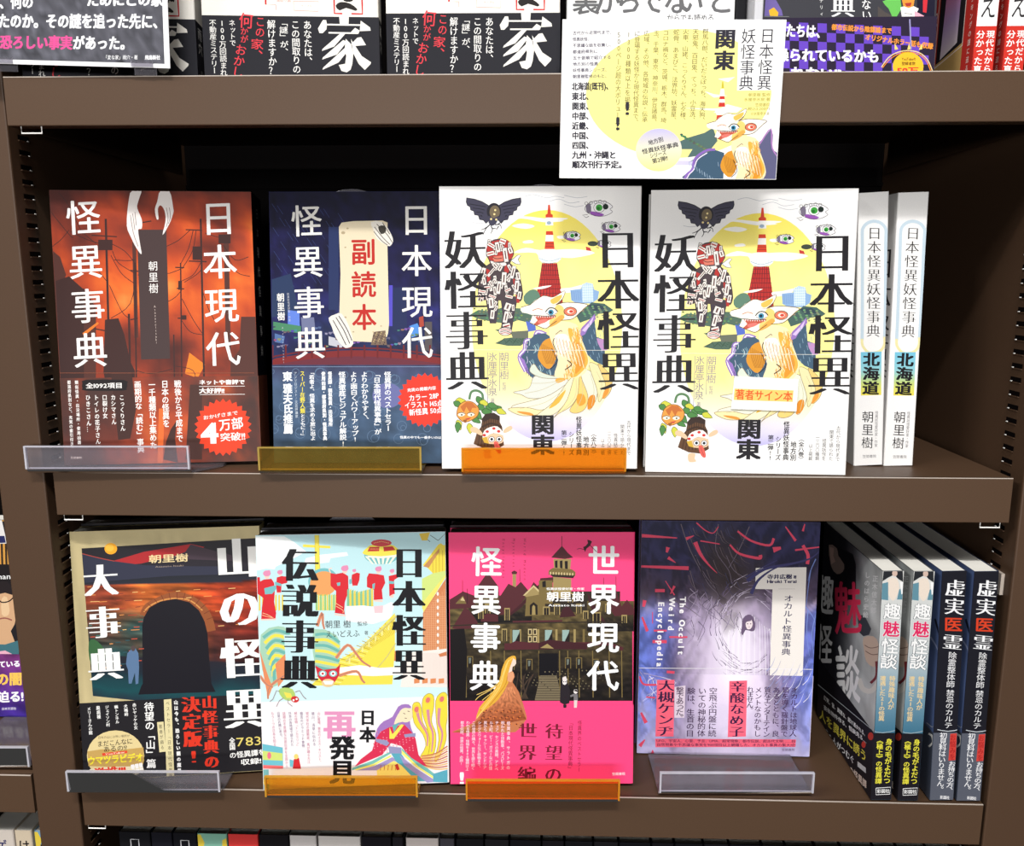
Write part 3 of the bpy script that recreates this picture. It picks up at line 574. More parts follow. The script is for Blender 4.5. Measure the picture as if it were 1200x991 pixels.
    for x,y,k in ((480,215,1),(575,360,.68),(270,430,.62),(520,490,.5)):
        f=lambda P:[(x+a*k,y+b_*k) for a,b_ in P]
        A.p((240,238,240),f([(-112,0),(-95,-32),(-50,-56),(10,-62),(66,-48),(106,-16),(84,4),(104,24),(62,50),(0,60),(-60,46),(-98,24)]),3); A.p((150,84,176),f([(-70,20),(-10,28),(40,45),(0,62),(-60,48)]),2); A.p((120,110,130),f([(-105,-20),(-70,-40),(-62,20),(-90,36)]),2)
        A.e((60,160,60),x,y-8*k,26*k,26*k); A.e((30,110,40),x-6*k,y-2*k,12*k); A.e((26,40,36),x+50*k,y-16*k,22*k); A.ring(INK,3.2,x,y-8*k,42*k,38*k)
        A.l(INK,3.5,f([(-112,0),(-95,-32),(-50,-56),(10,-62),(66,-48),(106,-16),(84,4),(104,24),(62,50),(0,60),(-60,46),(-98,24)]),3,closed=True)
        for q in range(5): A.ring(INK,3,x-100*k+q*36*k,y-44*k-abs(q-3)*-5*k-12*k,12*k,12*k,12)
        A.l(INK,4,f([(-90,45),(-130,50),(-100,70),(-80,58)]),0)
    A.p((190,60,60),'375,510 410,520 420,545 380,540',1); A.e((60,70,60),430,488,40,20)
    # lantern-faced leaf sprite and the barrel imp
    A.o=(750-239.5,420-4.5,7.077)    # measured on the second copy, carried over to this sheet
    A.l((92,130,90),20,'275,370 290,310 335,295 380,320 390,370')
    for i,(x,y,r) in enumerate(((200,380,0),(180,410,30),(360,380,60),(400,400,20),(450,440,10),(500,440,-10),(540,470,20),(380,440,40),(420,470,0),(190,580,70),(180,600,90),(330,540,30),(280,610,80),(470,420,15),(350,500,50))):
        rr=math.radians(r); L=62; c,s_=math.cos(rr),math.sin(rr); P=[(x+a*c-b_*s_,y+a*s_+b_*c) for a,b_ in ((-L*.7,0),(-L*.2,-26),(L*.2,-18),(L*.8,4),(L*.1,22),(-L*.3,24))]
        A.p((78,134,70) if i%3 else (206,206,70),P,2); A.l((36,66,36),4,P,2,closed=True)
    A.p((230,156,70),'190,420 240,385 300,390 345,430 355,470 330,520 240,560 180,520 170,480',3); A.p((196,110,50),'200,430 250,390 300,395 340,440 300,440 280,480 250,430 230,480 210,450',0); A.l((120,64,24),5,'190,420 240,385 300,390 345,430 355,470 330,520 240,560 180,520 170,480',3,closed=True)
    for x in (210,290): A.e((244,240,220),x,494,30,17,-8); A.e((40,30,30),x+2,498,7); A.l((80,40,20),5,[(x-34,488),(x,478),(x+32,490)])
    A.p((196,70,60),'235,530 290,520 270,540',0); A.p((150,90,40),'220,540 260,535 240,570')
    A.p((96,66,44),'380,530 410,490 480,480 530,510 530,560 550,600 565,750 500,790 400,780 310,740 340,640 380,590',1)
    for i in range(8): A.l((52,34,24),5,[(385+i*18,520+abs(4-i)*6),(345+i*28,760)])
    A.l((60,40,30),16,'380,600 460,570 545,600'); A.p((56,40,34),'380,530 410,490 480,480 530,510 525,545 450,530 395,560',1)
    FL=(232,196,160)
    A.p(FL,'285,610 310,598 345,610 385,650 375,672 330,650 290,640',2); A.p(FL,'560,630 590,600 625,590 635,615 600,640 565,650',2); A.p(FL,'400,790 455,790 450,830 465,855 410,862 395,830',2)
    A.p((246,240,234),'385,680 400,630 450,600 510,595 555,640 560,670 480,650 420,680 400,720',2)
    for x,y in ((425,638),(480,612),(520,636),(400,668)): A.e((206,50,46),x,y,14,11)
    A.p(FL,'420,680 480,652 555,670 560,720 520,740 440,740 415,715',2)
    for x in (462,524): A.e((250,250,250),x,702,24,22); A.e((30,40,50),x,702,12); A.ring(INK,4,x,702,24,22,18)
    A.p((222,98,88),'480,725 512,725 540,790 538,820 515,818 490,780',2); A.l((150,50,50),3,'497,740 525,805')
    A.p((210,170,60),'380,690 420,680 440,740 400,730',1)
    # lettering
    A.o=(500,200,2.678)
    A.t('妖怪事典',118,180,127,690,138,INK,'m',sy=132); A.t('日本怪異',600,178,607,690,138,INK,'m',sy=134)
    GR=(140,132,150)
    A.t('朝里樹',243,568,243,654,30,GR,'n'); A.t('監修',243,662,243,690,13,GR); A.t('氷厘亭氷泉',206,568,206,706,30,GR,'n'); A.t('著',206,712,206,728,14,GR); A.l(GR,1.6,'228,568 228,690',0); A.l(GR,1.6,'190,568 190,726',0)
    A.o=(500,200,2.678)
    A.l((232,232,226),1.2,'40,560 676,562',0)
    A.t('関東',364,764,364,892,76,INK,'B',sy=66)
    A.o=(880-241.5,420-5,7.077)
    for tx,x,y0,y1,sz,st in (('〈全八巻〉',408,640,848,48,'b'),('地方別',345,680,840,50,'b'),('怪異妖怪事典',285,515,840,50,'b'),('シリーズ',222,640,840,48,'b'),('第二弾!!',160,630,840,50,'b'),('古代から現代まで',702,548,840,36,'n'),('関東で語られた',648,582,836,36,'n'),('怪異妖怪を',592,655,836,36,'n'),('一三〇〇種類',538,628,836,34,'n'),('以上掲載',484,700,836,34,'n')): A.t(tx,x,y0,x,y1,sz,INK,st)
WH0=(246,244,242)
b=book('white yokai encyclopaedia with yellow moon, standing in the orange acrylic stand',.3040,.0070,.0030,.0267,.0681,.149,.21,.013,'face-out books on the middle shelf',cover=WH0)
A=front(b,Q3); yokai(A); done(b)
b=book('white yokai encyclopaedia with yellow moon and a white sticker on its cover',.4591,.0120,.0004,-.0426,.0759,.1493,.21,.018,'face-out books on the middle shelf',cover=WH0)
A=front(b,Q3); yokai(A)
st=MB(); A=Art(st,[(763.1,223.2),(1007.1,221.1),(991.3,556.8),(756,552.9)],(.1493,.21),front_put(.0012)); A.org(745,200,2.678)
U=A.uv(PT('309,645 509,655 503,756 298,748')); st.add([(u,-.0008,v) for u,v in U]+[(u,-.00121,v) for u,v in U],[(4,5,6,7),(0,1,2,3)]+[(i,(i+1)%4,4+(i+1)%4,4+i) for i in range(4)],M_MATTE,tuple(s2l((248,246,246))*ALB))
A.p((250,204,110),'309,684 494,690 491,726 306,720'); A.h('著者サイン本',311,702,491,709,34,(226,92,40),'b')
d0=done(b); so=st.build('sticker',d0); so['label']='white signed-copy sticker with orange letters'

# ================================================================ row on the third shelf
GL='face-out books on the third shelf'
# ---- pale gold book: brick tunnel mouth at night
b=book('pale gold book with a dark brick tunnel and black paper band on its cover',.0030,.0019,ZC+.003,.1378,.0915,.1489,.21,.020,GL,cover=(206,190,140))
Q=[(83.2,622.9),(305.7,615.8),(316.6,902.1),(100.5,915.6)]
A=front(b,Q); A.field(30,40,lambda a,b_:tuple(x*(1+.10*fbm(a*30,b_*4,2)) for x in (200,184,138)))
A.org(80,610,6.19)
PIC=[(108,200),(1420,122),(1420,1400),(190,1270)]
def tun(a,b):
    n=fbm(a*5,b*34,4); m=fbm(a*4,b*5,7)
    if b<.255-.012*a: c=ramp(b,(0,(36,34,40)),(.14,(44,40,48)),(.2,(36,38,46)),(.26,(44,46,58)))
    elif b<.72:
        k=(b-.25)/.47; warm=ramp(a+.2*m,(0,(150,66,44)),(.45,(206,104,42)),(.62,(206,84,36)),(1,(150,40,30))); cool=ramp(a,(0,(40,66,66)),(.35,(40,86,90)),(.6,(50,40,44)),(1,(96,32,30)))
        c=lerp(warm,cool,max(0,min(1,k*1.7-.5+.6*m))); c=tuple(x*(.9+.55*n) for x in c)
    else: c=ramp(b+.05*m,(.7,(38,36,46)),(.82,(28,40,52)),(.93,(24,76,82)),(1,(34,50,62)))
    return c
A.grid(PIC,40,90,tun)
A.p((176,44,48),'340,290 560,225 740,195 900,168 1000,190 940,225 740,262 540,310 400,322',1); A.p((70,56,66),'900,170 1060,215 1200,250 1200,290 900,280 740,270 860,225',1); A.p((52,54,72),'112,240 340,292 560,322 900,330 1100,330 1100,390 740,400 500,420 130,450',0); A.l((176,70,60),6,'112,238 230,268 345,292')
AR=(206,128,62)
P=[(930+-310+0,0)]
arch=[(555,700),(570,650),(640,600),(720,575),(800,568),(890,590),(960,640),(1010,700),(1030,790),(1030,1100)]
A.l((150,84,48),64,'560,690 590,630 680,580 790,548 900,575 985,640 1030,720 1050,800'); A.l((214,146,80),10,'560,660 600,620 680,580 790,562 900,580 985,650')
for i in range(13):
    a=math.radians(200+i*140/12); A.l((110,52,34),4,[(800+230*math.cos(a),790+220*math.sin(a)),(800+290*math.cos(a),790+275*math.sin(a))],0)
A.p((26,24,32),'552,1180 548,760 560,700 600,630 680,585 790,566 890,590 960,650 1000,730 1022,820 1034,1000 1050,1180 1080,1240 520,1260 540,1200',0)
for i in range(70):
    x=150+(i*211)%1150; y=480+(i*97)%320
    if 540<x<1040 and y>560: continue
    A.l(((232,150,80),(176,70,50),(120,50,42),(238,190,120))[i%4],5,[(x,y),(x+30+(i*7)%40,y-3)],0)
for i in range(24):
    x=160+(i*97)%370; y=760+(i*61)%330; A.l(((70,120,110),(220,150,90),(46,84,92),(190,80,60))[i%4],7,[(x,y),(x+24+(i*7)%30,y-2)],0)
A.p((92,120,156),'440,960 470,930 500,925 520,960 525,1060 520,1180 500,1185 495,1100 470,1180 450,1180 445,1080 430,1040',1); A.e((84,70,70),482,925,16,20)
A.p((60,104,64),'160,880 200,860 250,900 280,960 260,1060 200,1080 165,1000',2)
A.e((244,170,42),320,202,46,41); A.e((250,192,70),312,196,30,26)
WB=(250,249,246)
A.o=(60,600,2.915)
A.t('大事典',170,160,196,590,116,WB,'M',sy=118)
A.t('山の怪',636,70,663,582,146,WB,'M',sy=150)
A.h('朝里樹',338,160,474,154,30,(238,214,160),'b'); A.h('Asazato Itsuki',360,186,458,181,8,(170,150,130),'n')
B=band(b,.0672,(34,32,36)); A=bandfront(b,Q); A.o=(60,600,2.915); A.t('異',663,582,672,752,146,WB,'M',sy=150)
A.org(80,760,5.833)
for tx,x,y0,y1,x1 in (('メリーさんの館',152,395,585,166),('廃病棟',214,388,478,222),('ジェイソン村',275,385,530,284),('幽トンネル',338,382,510,348),('犬鳴峠',402,378,460,410),('赤いヤッケの女',462,370,550,474)): A.t(tx,x,y0,x1,y1,27,WB,'b')
A.t('待望の「山」篇',562,362,580,815,68,WB,'b',sy=66)
CR=(226,214,164); A.p(CR,'618,500 662,496 680,700 634,706'); A.t('著者が綴る',640,512,656,690,26,(60,54,48),'n')
A.p(CR,'664,346 716,342 742,1000 690,1000'); A.t('ベストセラー「日本現代怪異事典」',690,352,716,960,27,(60,54,48),'n')
A.e((226,206,150),335,730,196,174); A.p((196,160,90),'142,700 240,685 360,690 525,672 530,760 515,810 150,800',0); A.p((236,224,190),'160,820 520,800 480,860 400,895 280,898 200,860',2)
A.h('日本の山には怖い場所が',214,606,432,592,20,(70,60,48)); A.h('まだこんなに',208,650,452,628,44,(40,34,32),'r'); A.h('あるの!?',250,686,414,672,42,(40,34,32),'r'); A.p((222,70,44),'242,712 414,694 416,710 246,730'); A.h('YouTuber',262,719,400,704,15,(250,230,200),'b')
A.h('ウマツラビデオ',142,765,524,738,62,(244,226,60),'B'); A.h('激推!!!',190,846,406,826,66,(226,60,40),'B'); A.h('!!!',440,812,522,796,64,WB,'B')
A.o=(190,760,5.833)
A.t('山は今も、恐ろしい闇の魔界',104,345,130,850,28,WB,'B'); A.t('決定版!',205,320,230,790,128,(222,56,36),'M',sy=118); A.t('山怪事典の',332,312,352,820,104,(222,56,36),'M',sy=100)
A.t('全国',488,605,492,690,42,WB,'b'); A.h('783',514,634,690,622,84,(226,206,110),'n'); A.h('の怪異譚を',470,728,716,702,46,WB,'b'); A.h('収録!',546,774,690,762,44,WB,'b')
done(b)

# ---- pale blue book: red kimono figures, striped insect, staircase
b=book('pale blue book with red kimono figures, giant insect and yellow staircase',.1550,-.0040,ZC+.003,.0935,.1010,.1505,.21,.018,GL,cover=(238,240,240))
Q=[(297.6,626.6),(523.4,622.1),(526.5,917.7),(307.2,926.1)]
A=front(b,Q); SK=(196,230,234); A.field(8,12,lambda a,b_:ramp(b_,(0,(186,224,230)),(.5,(206,236,238)),(1,(214,240,240)))); A.org(290,615,6.193)
YE=(240,222,84); OR=(232,160,96); RE=(212,42,52); PK=(224,142,178); TEAL=(118,186,190)
for p in ('40,80 260,80 330,120 420,190 330,240 200,300 60,330','180,130 300,100 330,150 200,150','520,215 720,195 730,220 600,240 590,270 400,290 420,240','100,300 200,290 190,320 100,315'): A.p((246,250,250),p,1)
A.p(YE,'484,70 514,70 522,330 488,330'); A.p(YE,'398,138 600,150 598,168 396,158'); A.l((190,170,60),3,'484,70 488,330',0); A.l((190,170,60),3,'514,70 522,330',0)
A.e(TEAL,545,405,110,92,-10); A.e(OR,548,425,100,90,-10); A.p(SK,'380,520 500,515 500,620 380,620')
for i in range(10): A.p((228,206,90) if i%2 else (150,196,110),[(490+i*16,510),(502+i*16,500),(504+i*16,620),(490+i*16,622)])
for i in range(8): A.p((228,206,90) if i%2 else (150,196,110),[(720+i*16,500),(730+i*16,490),(732+i*16,600),(720+i*16,604)])
for i in range(9): A.p((228,206,90),[(48+i*24,510),(60+i*24,505),(62+i*24,620),(48+i*24,626)])
def lady(pts,hx,hy,hr,belt,feet):
    A.p(RE,pts,1); A.e((240,206,190),hx,hy+hr*.5,hr*.7,hr*.8); A.e(PK,hx,hy-hr*.15,hr*1.02,hr*.78); A.e(PK,hx+hr*.5,hy-hr*.7,hr*.4,hr*.3); A.p(TEAL,belt,1); A.p((240,206,190),feet,1)
lady('40,380 80,378 82,410 110,395 165,390 185,420 190,480 185,560 200,640 195,680 90,685 95,600 105,530 60,500 44,450',132,355,28,'112,460 200,436 205,460 170,500 118,504','86,684 200,680 196,692 90,694')
lady('205,380 240,370 290,375 280,420 240,430 236,490 205,492 200,440',228,345,20,'190,410 240,428 236,445 192,435','204,490 230,490 228,498 206,498')
lady('600,348 640,355 690,345 730,370 732,480 705,560 700,620 705,650 630,640 640,560 640,480 600,440',705,318,27,'645,420 672,415 670,440 650,442','628,645 715,655 712,665 630,655')
for p in ('100,640 130,650 170,670','96,655 140,668 180,675','640,590 690,620 690,640','640,570 690,600'): A.l((240,200,150),4,p)
A.l((240,206,190),8,'600,348 590,320 610,312')
A.o=(405,615,6.193)
lady('155,380 170,350 230,355 280,365 290,420 265,470 272,540 205,545 205,470 155,450',240,322,24,'195,430 215,420 210,465 196,465','205,545 272,545 270,560 210,556'); lady('45,360 80,345 104,350 100,400 85,440 50,440 40,400',62,332,14,'25,395 45,390 44,425 26,430','44,440 60,440 58,446 46,446'); lady('315,370 380,355 384,380 355,400 360,500 320,518 318,420',340,335,17,'316,405 356,410 352,428 316,426','322,516 352,500 350,528 326,528')
for i in range(12): A.p((228,206,90) if i%2 else (130,190,150),[(10+i*16,490-abs(i-5)*4),(24+i*16,480-abs(i-5)*4),(26+i*16,590),(10+i*16,592)])
A.p((246,248,248),'0,590 130,585 250,600 330,560 360,570 330,680 200,720 0,700',1); A.p((240,200,206),'205,590 275,585 270,640 210,640',1)
# airship
A.e(TEAL,262,214,128,70)
for i in range(6): A.p((246,244,220),[(140+i*42,225),(160+i*42,225),(200+i*24+6,282),(190+i*24+4,282)])
A.p(YE,'122,200 160,160 200,140 330,140 370,160 402,195 360,215 260,225 160,218',2); A.e((200,66,74),262,128,76,26); A.p((244,244,224),'165,222 260,226 360,216 400,200 380,228 262,240 150,232',1)
A.p((190,50,48),'175,158 248,156 246,188 160,190'); A.p((190,50,48),'276,156 345,152 366,180 280,190')
for i in range(8): A.e((240,190,120),182+i*9,172,3)
for i in range(9): A.e((240,190,120),210+i*13,128-(4-abs(4-i))*3,3.5)
# shrine roof, wall of bricks, long staircase
A.p((236,214,76),'566,290 680,140 700,130 720,145 760,140 760,330 640,350 600,310',0); A.p((196,140,90),'570,300 690,165 690,190 610,310',0)
for i in range(5): A.l((196,160,60),4,[(640+i*24,200-i*6),(640+i*24,350)],0)
for p in ('620,70 680,110','680,110 740,60','560,60 620,120'): A.l((90,80,60),4,p,0)
A.p((222,190,70),'540,60 620,50 600,110 560,110',1); A.p((206,224,130),'560,390 640,350 760,330 760,360 580,620 560,610',0); A.p((236,224,110),'560,570 760,360 760,380 570,640',0)
A.p((206,128,84),'566,640 760,390 760,940 566,930',0)
for i in range(44): y=520+i*10; A.l((232,176,130),2.4,[(566+max(0,(640-y)*.77),y),(760,y-2)],0)
for i in range(12): x=580+i*16; A.l((232,176,130),2.4,[(x,640-(x-566)*1.25+20),(x,935)],0)
for i in range(9): A.e((246,236,226),676,500+i*50,8,14)
A.p((240,232,224),'440,930 760,900 760,1180 400,1180',0)
for i in range(40): A.l((230,206,196),2,[(560+i*5,930),(560+i*5,1160)],0)
A.p((206,128,84),'300,930 390,910 400,990 300,990'); A.p((206,128,84),'680,940 740,920 745,950 690,960')
for i in range(4): A.p((222,140,90),[(500+i*60,1120),(540+i*60,1115),(540+i*60,1150),(500+i*60,1155)])
A.p(YE,'360,640 360,900 340,1160 -260,1170 -100,1010 40,930 100,900',0)
for i in range(30): A.l((190,160,50) if i%2 else (250,240,150),5,[(350-i*21,668+i*16),(358-i*14,700+i*16)],0)
for i in range(26): A.l((200,176,60),3,[(110+i*10,880-i*8),(180+i*8,900-i*5)],0)
A.l((214,204,120),12,'0,990 200,820 370,660',0); A.l((190,170,80),3,'0,1000 200,830 370,670',0); A.l((210,200,120),8,'180,1100 300,960 365,860',0)
for i in range(7): A.p((244,232,150),[(20+i*48,975-i*40),(32+i*48,965-i*40),(32+i*48,1000-i*40),(20+i*48,1010-i*40)])
A.p((246,246,240),'-60,1040 100,1020 250,1040 420,1030 420,1090 200,1100 -40,1090',1)
# the great striped insect
A.o=(280,600,2.915)
A.p((166,206,180),'70,420 130,390 165,405 180,450 160,560 110,600 75,540',2); A.p((166,206,180),'255,400 330,420 345,470 330,540 270,545 250,480',2)
for i in range(9): A.l(YE if i%2 else (110,180,170),11,[(78+i*5,430+i*19),(120,405+i*17),(170,418+i*18)]); 
for i in range(7): A.l(YE if i%2 else (110,180,170),10,[(258,420+i*18),(300,418+i*20),(342,446+i*16)])
A.p((226,140,96),'60,470 95,560 110,600 95,640 80,560',1); A.p((226,140,96),'120,520 170,470 160,560 130,600',1)
for p in ('265,390 282,345 285,380 290,400','330,500 370,455 400,485 420,510 450,530','340,560 400,545 420,575 430,585','150,560 100,600 95,640','66,560 90,590 112,600'): A.l((226,140,96),11,p,4,6); A.l((150,120,120),2,p)
A.p((206,44,60),'258,525 285,540 330,535 345,520 340,560 320,590 290,590 268,565',1); A.e((230,200,150),302,585,22,14)
for x in (284,320): A.e((120,190,190),x,553,14,11); A.e((250,250,250),x,553,9,8); A.e((200,40,50),x,553,4)
A.p((250,250,250),'285,578 322,578 316,590 292,590',1)
A.p(SK,'150,420 240,420 240,560 160,560')
# paper band area of the jacket, white with a court lady
BK=(24,24,28)
A.t('伝説事典',208,118,203,610,124,BK,'M',sy=124); A.t('日本怪異',583,112,582,580,112,BK,'M',sy=118)
A.h('朝里 樹',292,384,382,382,28,(60,56,60),'n'); A.h('監修',404,382,440,380,17,(60,56,60)); A.h('えいどえふ',294,418,412,414,26,(60,56,60)); A.h('著',428,413,442,413,15,(60,56,60))
B=band(b,.0735,(242,238,240)); A=bandfront(b,Q); A.org(405,765,5.83)
for i,p in enumerate(('460,360 500,340 520,380 530,480 580,560 600,640 560,720 510,720 550,640 530,560 470,480','530,320 570,280 605,300 605,380 590,470 620,560 610,680 560,740 580,620 560,520 530,420','620,330 660,275 700,290 710,400 690,500 690,600 640,720 610,740 640,600 625,480')):
    A.p((238,220,70),p,3); A.l((180,160,60),4,p,3,closed=True)
for p in ('490,400 510,470 560,560 560,640','565,390 575,480 600,560 590,680','645,380 640,480 665,560 640,680'): A.l((214,140,160),22,p,4,8)
for x,y in ((487,388),(566,325),(662,318)): A.e((226,120,110),x,y,15,20,20); A.ring((240,200,60),4,x,y,20,26,18)
for i in range(10): A.l((236,190,120) if i%2 else (200,120,80),9,[(700,640+i*17),(620,690+i*12),(520,710+i*7)])
A.p((162,120,190),'200,590 215,520 260,470 320,440 360,370 410,352 450,370 440,450 450,520 480,590 440,580 400,500 340,500 280,520 240,560',2)
A.p((240,226,190),'330,490 360,420 400,390 450,380 458,420 430,440 400,470 360,480',2); A.e((240,226,190),412,428,48,50,20)
for p in ('395,415 410,420','425,400 440,404','405,448 420,450'): A.l((90,60,70),4,p,0)
A.p((214,50,84),'200,600 240,540 300,510 400,490 450,540 480,590 500,700 560,780 470,760 380,640 310,620 250,700 60,780 100,730 180,670',1)
for i in range(60): x=100+(i*67)%400; y=560+(i*41)%180; 
for i in range(70):
    x=190+(i*67)%290; y=540+(i*41)%150; A.e((236,140,160),x,y,4)
A.p((150,150,190),'205,590 280,600 300,620 280,640 205,610',1); A.p((150,150,190),'400,560 480,550 480,575 405,580',1); A.p((240,226,90),'300,510 320,560 380,490 400,495 330,590 300,590',0); A.p((100,180,180),'320,500 370,480 330,545',0)
for c,p in (((120,190,180),'40,790 180,740 300,680 310,690 190,760 40,806'),((246,240,120),'60,800 190,760 310,700 312,712 190,775 70,806'),((160,150,200),'70,806 200,775 320,715 350,740 250,806'),((90,170,190),'310,690 380,690 420,750 500,830 560,880 480,880 360,770'),((120,190,180),'380,650 450,720 560,790 610,830 600,845 500,780 390,680'),((246,240,120),'380,665 500,780 605,850 600,862 480,780 380,690'),((160,150,200),'370,700 480,790 600,865 600,885 560,890 400,770'),((150,150,190),'290,640 380,650 385,690 300,690')): A.p(c,p,0)
A.p((246,228,120),'210,806 330,740 380,770 500,900 220,900',0); A.p((200,60,60),'335,770 355,760 370,800 350,806',1); A.p((90,170,190),'600,830 700,800 700,900 600,885',1)
for i in range(5): A.l((190,90,60),4,[(240+i*26,770),(236+i*26,806)],0)
A.t('日本',150,385,148,620,112,BK,'B',sy=112)
A.o=(290,765,5.83)
A.t('再',625,390,625,590,220,(226,150,190),'B',sy=205); A.t('発見',645,568,643,900,176,BK,'B',sy=170)
for i,tx in enumerate(('山に霊場、東北のイエス・キリスト、','徳川、浅草に伝わる','現代寺社の建築姿、馬が踊る大江','龍舌のピラミッド食物','緑の怪物「トンカラリン」','日本の各地域で語られた','話題の不思議な伝説伝承を全国から','日常の片隅にある、','もう1つの日本を知る大事典。')): A.t(tx,482-i*40,405,(490-i*38),(760,640,760,650,650,640,790,590,735)[i],21,(196,110,140) if i%2==0 else (120,90,130),'r')
A.p((110,190,206),'80,625 234,650 236,790 86,775'); A.p((236,110,110),'86,770 236,775 236,795 90,795'); A.p((206,224,120),'86,672 232,690 232,740 86,735'); A.e((236,120,140),140,705,14,24); A.p((110,190,206),'280,730 350,750 340,790 282,780')
A.p((206,44,50),'310,730 345,720 360,795 302,795',1); A.e((240,214,120),326,712,16,18); A.p((120,180,180),'90,800 136,800 140,940 94,945'); A.p((244,220,80),'92,870 138,866 138,900 92,905')
# small locust above the band
G2=(176,206,110); A.p(G2,'205,260 240,240 300,250 320,300 280,330 230,310',2); A.p((240,220,90),'240,270 290,280 300,310 260,310',1); A.e((206,50,54),318,320,28,22,10); A.e((250,250,250),308,326,7); A.e((250,250,250),330,318,7)
for p in ('215,270 190,260 165,320 145,335','240,310 210,330 190,370','270,320 270,345 300,368','320,270 350,260 375,300 395,318'): A.l((150,130,140),5,p,0)
done(b)

# ---- pink book: dark timbered mansion
PK_=(252,72,130)
b=book('hot pink book with a dark mansion and golden-haired woman on its cover',.3065,.0080,ZC+.003,.0356,.0983,.1498,.21,.018,GL,cover=PK_)
Q=[(525.8,621.9),(744.3,621.5),(741.1,915.9),(528.1,916.5)]
A=front(b,Q); A.org(520,615,6.193)
RF=(84,40,46); RF2=(66,32,38); WD=(122,104,62); WD2=(160,140,90); DK=(34,28,26); DK2=(50,42,34); LT=(206,186,136)
def mans(a,b_):
    n=fbm(a*24,b_*30,3); m=fbm(a*6,b_*8,5); k=1+.5*n
    c=lerp((96,82,50),(26,22,22),max(0,min(1,(b_-.1)*1.3+.35*m))); return tuple(x*k for x in c)
# the front of the house as a dark painted field, cut to the pink sky by its roofs
HB=[(36,560),(1368,560),(1370,1264),(36,1264)]
A.grid(HB,70,60,mans)

A.p(DK2,'640,470 1280,470 1280,620 640,620'); A.grid(PT('180,500 640,500 640,700 180,700'),24,14,mans); A.grid(PT('1040,540 1380,540 1380,760 1040,760'),24,14,mans)
# roofs and gables
for p in ('36,530 140,470 245,510 215,590 36,600','320,330 398,436 402,520 240,520 244,436','400,520 470,414 520,440 560,400 620,470 560,560 470,640 400,640','60,740 150,590 180,600 245,690 250,735 140,745','600,500 652,402 730,480 740,520 690,560','1180,560 1250,460 1290,580 1330,530 1385,600 1400,640 1240,650','700,375 820,365 830,400 700,420','780,225 830,170 858,140 900,190 940,225 880,235','270,650 320,630 395,640 395,690 270,690'): A.p(RF,p,0)
for p in ('470,640 560,560 690,420 700,440 560,590 480,650','1040,470 1120,610 1180,700 1150,700 1060,580','860,600 900,570 960,650 840,660'): A.p(RF2,p,0)
A.p(WD2,'580,500 652,430 720,490 600,510'); A.p(LT,'652,425 735,500 720,505 652,440 590,500 575,500'); A.p(WD,'85,560 140,500 165,560'); A.p(LT,'120,535 138,510 155,540')
A.p(WD,'600,510 730,490 740,640 590,650'); A.p(DK,'625,640 625,570 652,548 680,570 682,640',1); A.p(WD2,'640,640 642,580 652,568 664,580 666,640',1)
# central tower
A.p(WD2,'796,235 925,235 918,310 800,305'); A.p(DK,'806,250 826,245 826,300 808,298'); A.p(DK,'842,250 862,245 862,305 844,300'); A.p(DK,'878,250 900,250 900,308 880,306'); A.l(DK,4,'857,70 857,150',0); A.p(WD,'762,320 790,300 930,310 956,330 955,360 760,350'); A.p(DK2,'770,345 950,355 940,375 790,365'); A.p(WD2,'795,365 925,378 925,520 790,520')
for i in range(9): A.p(LT,[(770+i*20,330+i),(780+i*20,328+i),(781+i*20,346+i),(771+i*20,348+i)])
A.p(WD,'690,390 790,390 790,560 690,560'); A.p(DK,'715,400 740,392 742,440 716,440'); A.p(WD2,'500,330 525,325 525,440 500,430'); A.p(RF,'492,330 512,318 534,330 530,345 495,345',0)
for x,y0,y1 in ((137,390,480),(172,450,560),(552,310,400),(1160,370,450),(1250,360,470)): A.l(DK,3.5,[(x,y0),(x,y1)],0)
# storeys, windows, porch
for x,y,w,h_ in ((250,610,40,60),(300,560,40,70),(440,590,40,90),(420,740,40,90),(1080,620,60,80),(1170,560,40,60),(1290,640,40,60),(960,560,40,70),(1010,610,40,60),(900,480,40,70),(720,580,50,60),(800,560,44,80)):
    A.p(WD2,[(x,y),(x+w,y),(x+w,y+h_),(x,y+h_)]); A.p(DK,[(x+8,y+10),(x+w-8,y+10),(x+w-8,y+h_),(x+8,y+h_)]); A.l(WD2,3,[(x+w/2,y+8),(x+w/2,y+h_)],0)
for i in range(11): x=480+i*66; A.p(WD2 if i%2 else WD,[(x,745),(x+16,745),(x+16,850),(x,850)])
for x in (500,735,860): A.p((150,176,170),[(x,750),(x+52,750),(x+46,775),(x+20,830),(x,845)]); A.p(DK,[(x+46,775),(x+54,750),(x+54,850),(x+10,848)])
for i in range(2):
    for j in range(2): A.p(LT,[(612+i*36,742+j*52),(640+i*36,742+j*52),(640+i*36,786+j*52),(612+i*36,786+j*52)]); A.p(DK2,[(618+i*36,750+j*52),(634+i*36,750+j*52),(634+i*36,780+j*52),(618+i*36,780+j*52)])
A.l(RF,26,'440,860 700,855 1200,850 1300,890',0); A.l(DK2,9,'40,720 480,700 1300,690',0); A.l(RF,12,'500,690 860,684',0); A.p(RF,'440,870 520,830 700,850 690,890 440,895'); A.p(RF2,'690,845 760,820 1040,850 1040,890 690,890'); A.p(WD2,'700,880 752,850 800,885')
for x in (90,160,340,440,560,690,840,900,980,1080,1200,1290): A.l(WD,7,[(x,900),(x+4,1240)],0)
for x,y in ((170,940),(470,960),(600,960),(880,950),(960,950),(1080,960)): A.p(WD,[(x,y),(x+44,y),(x+44,y+80),(x,y+80)]); A.p(DK,[(x+6,y+6),(x+38,y+6),(x+38,y+80),(x+6,y+80)]); A.p((110,118,110),[(x+12,y+12),(x+30,y+12),(x+26,y+50),(x+14,y+54)])
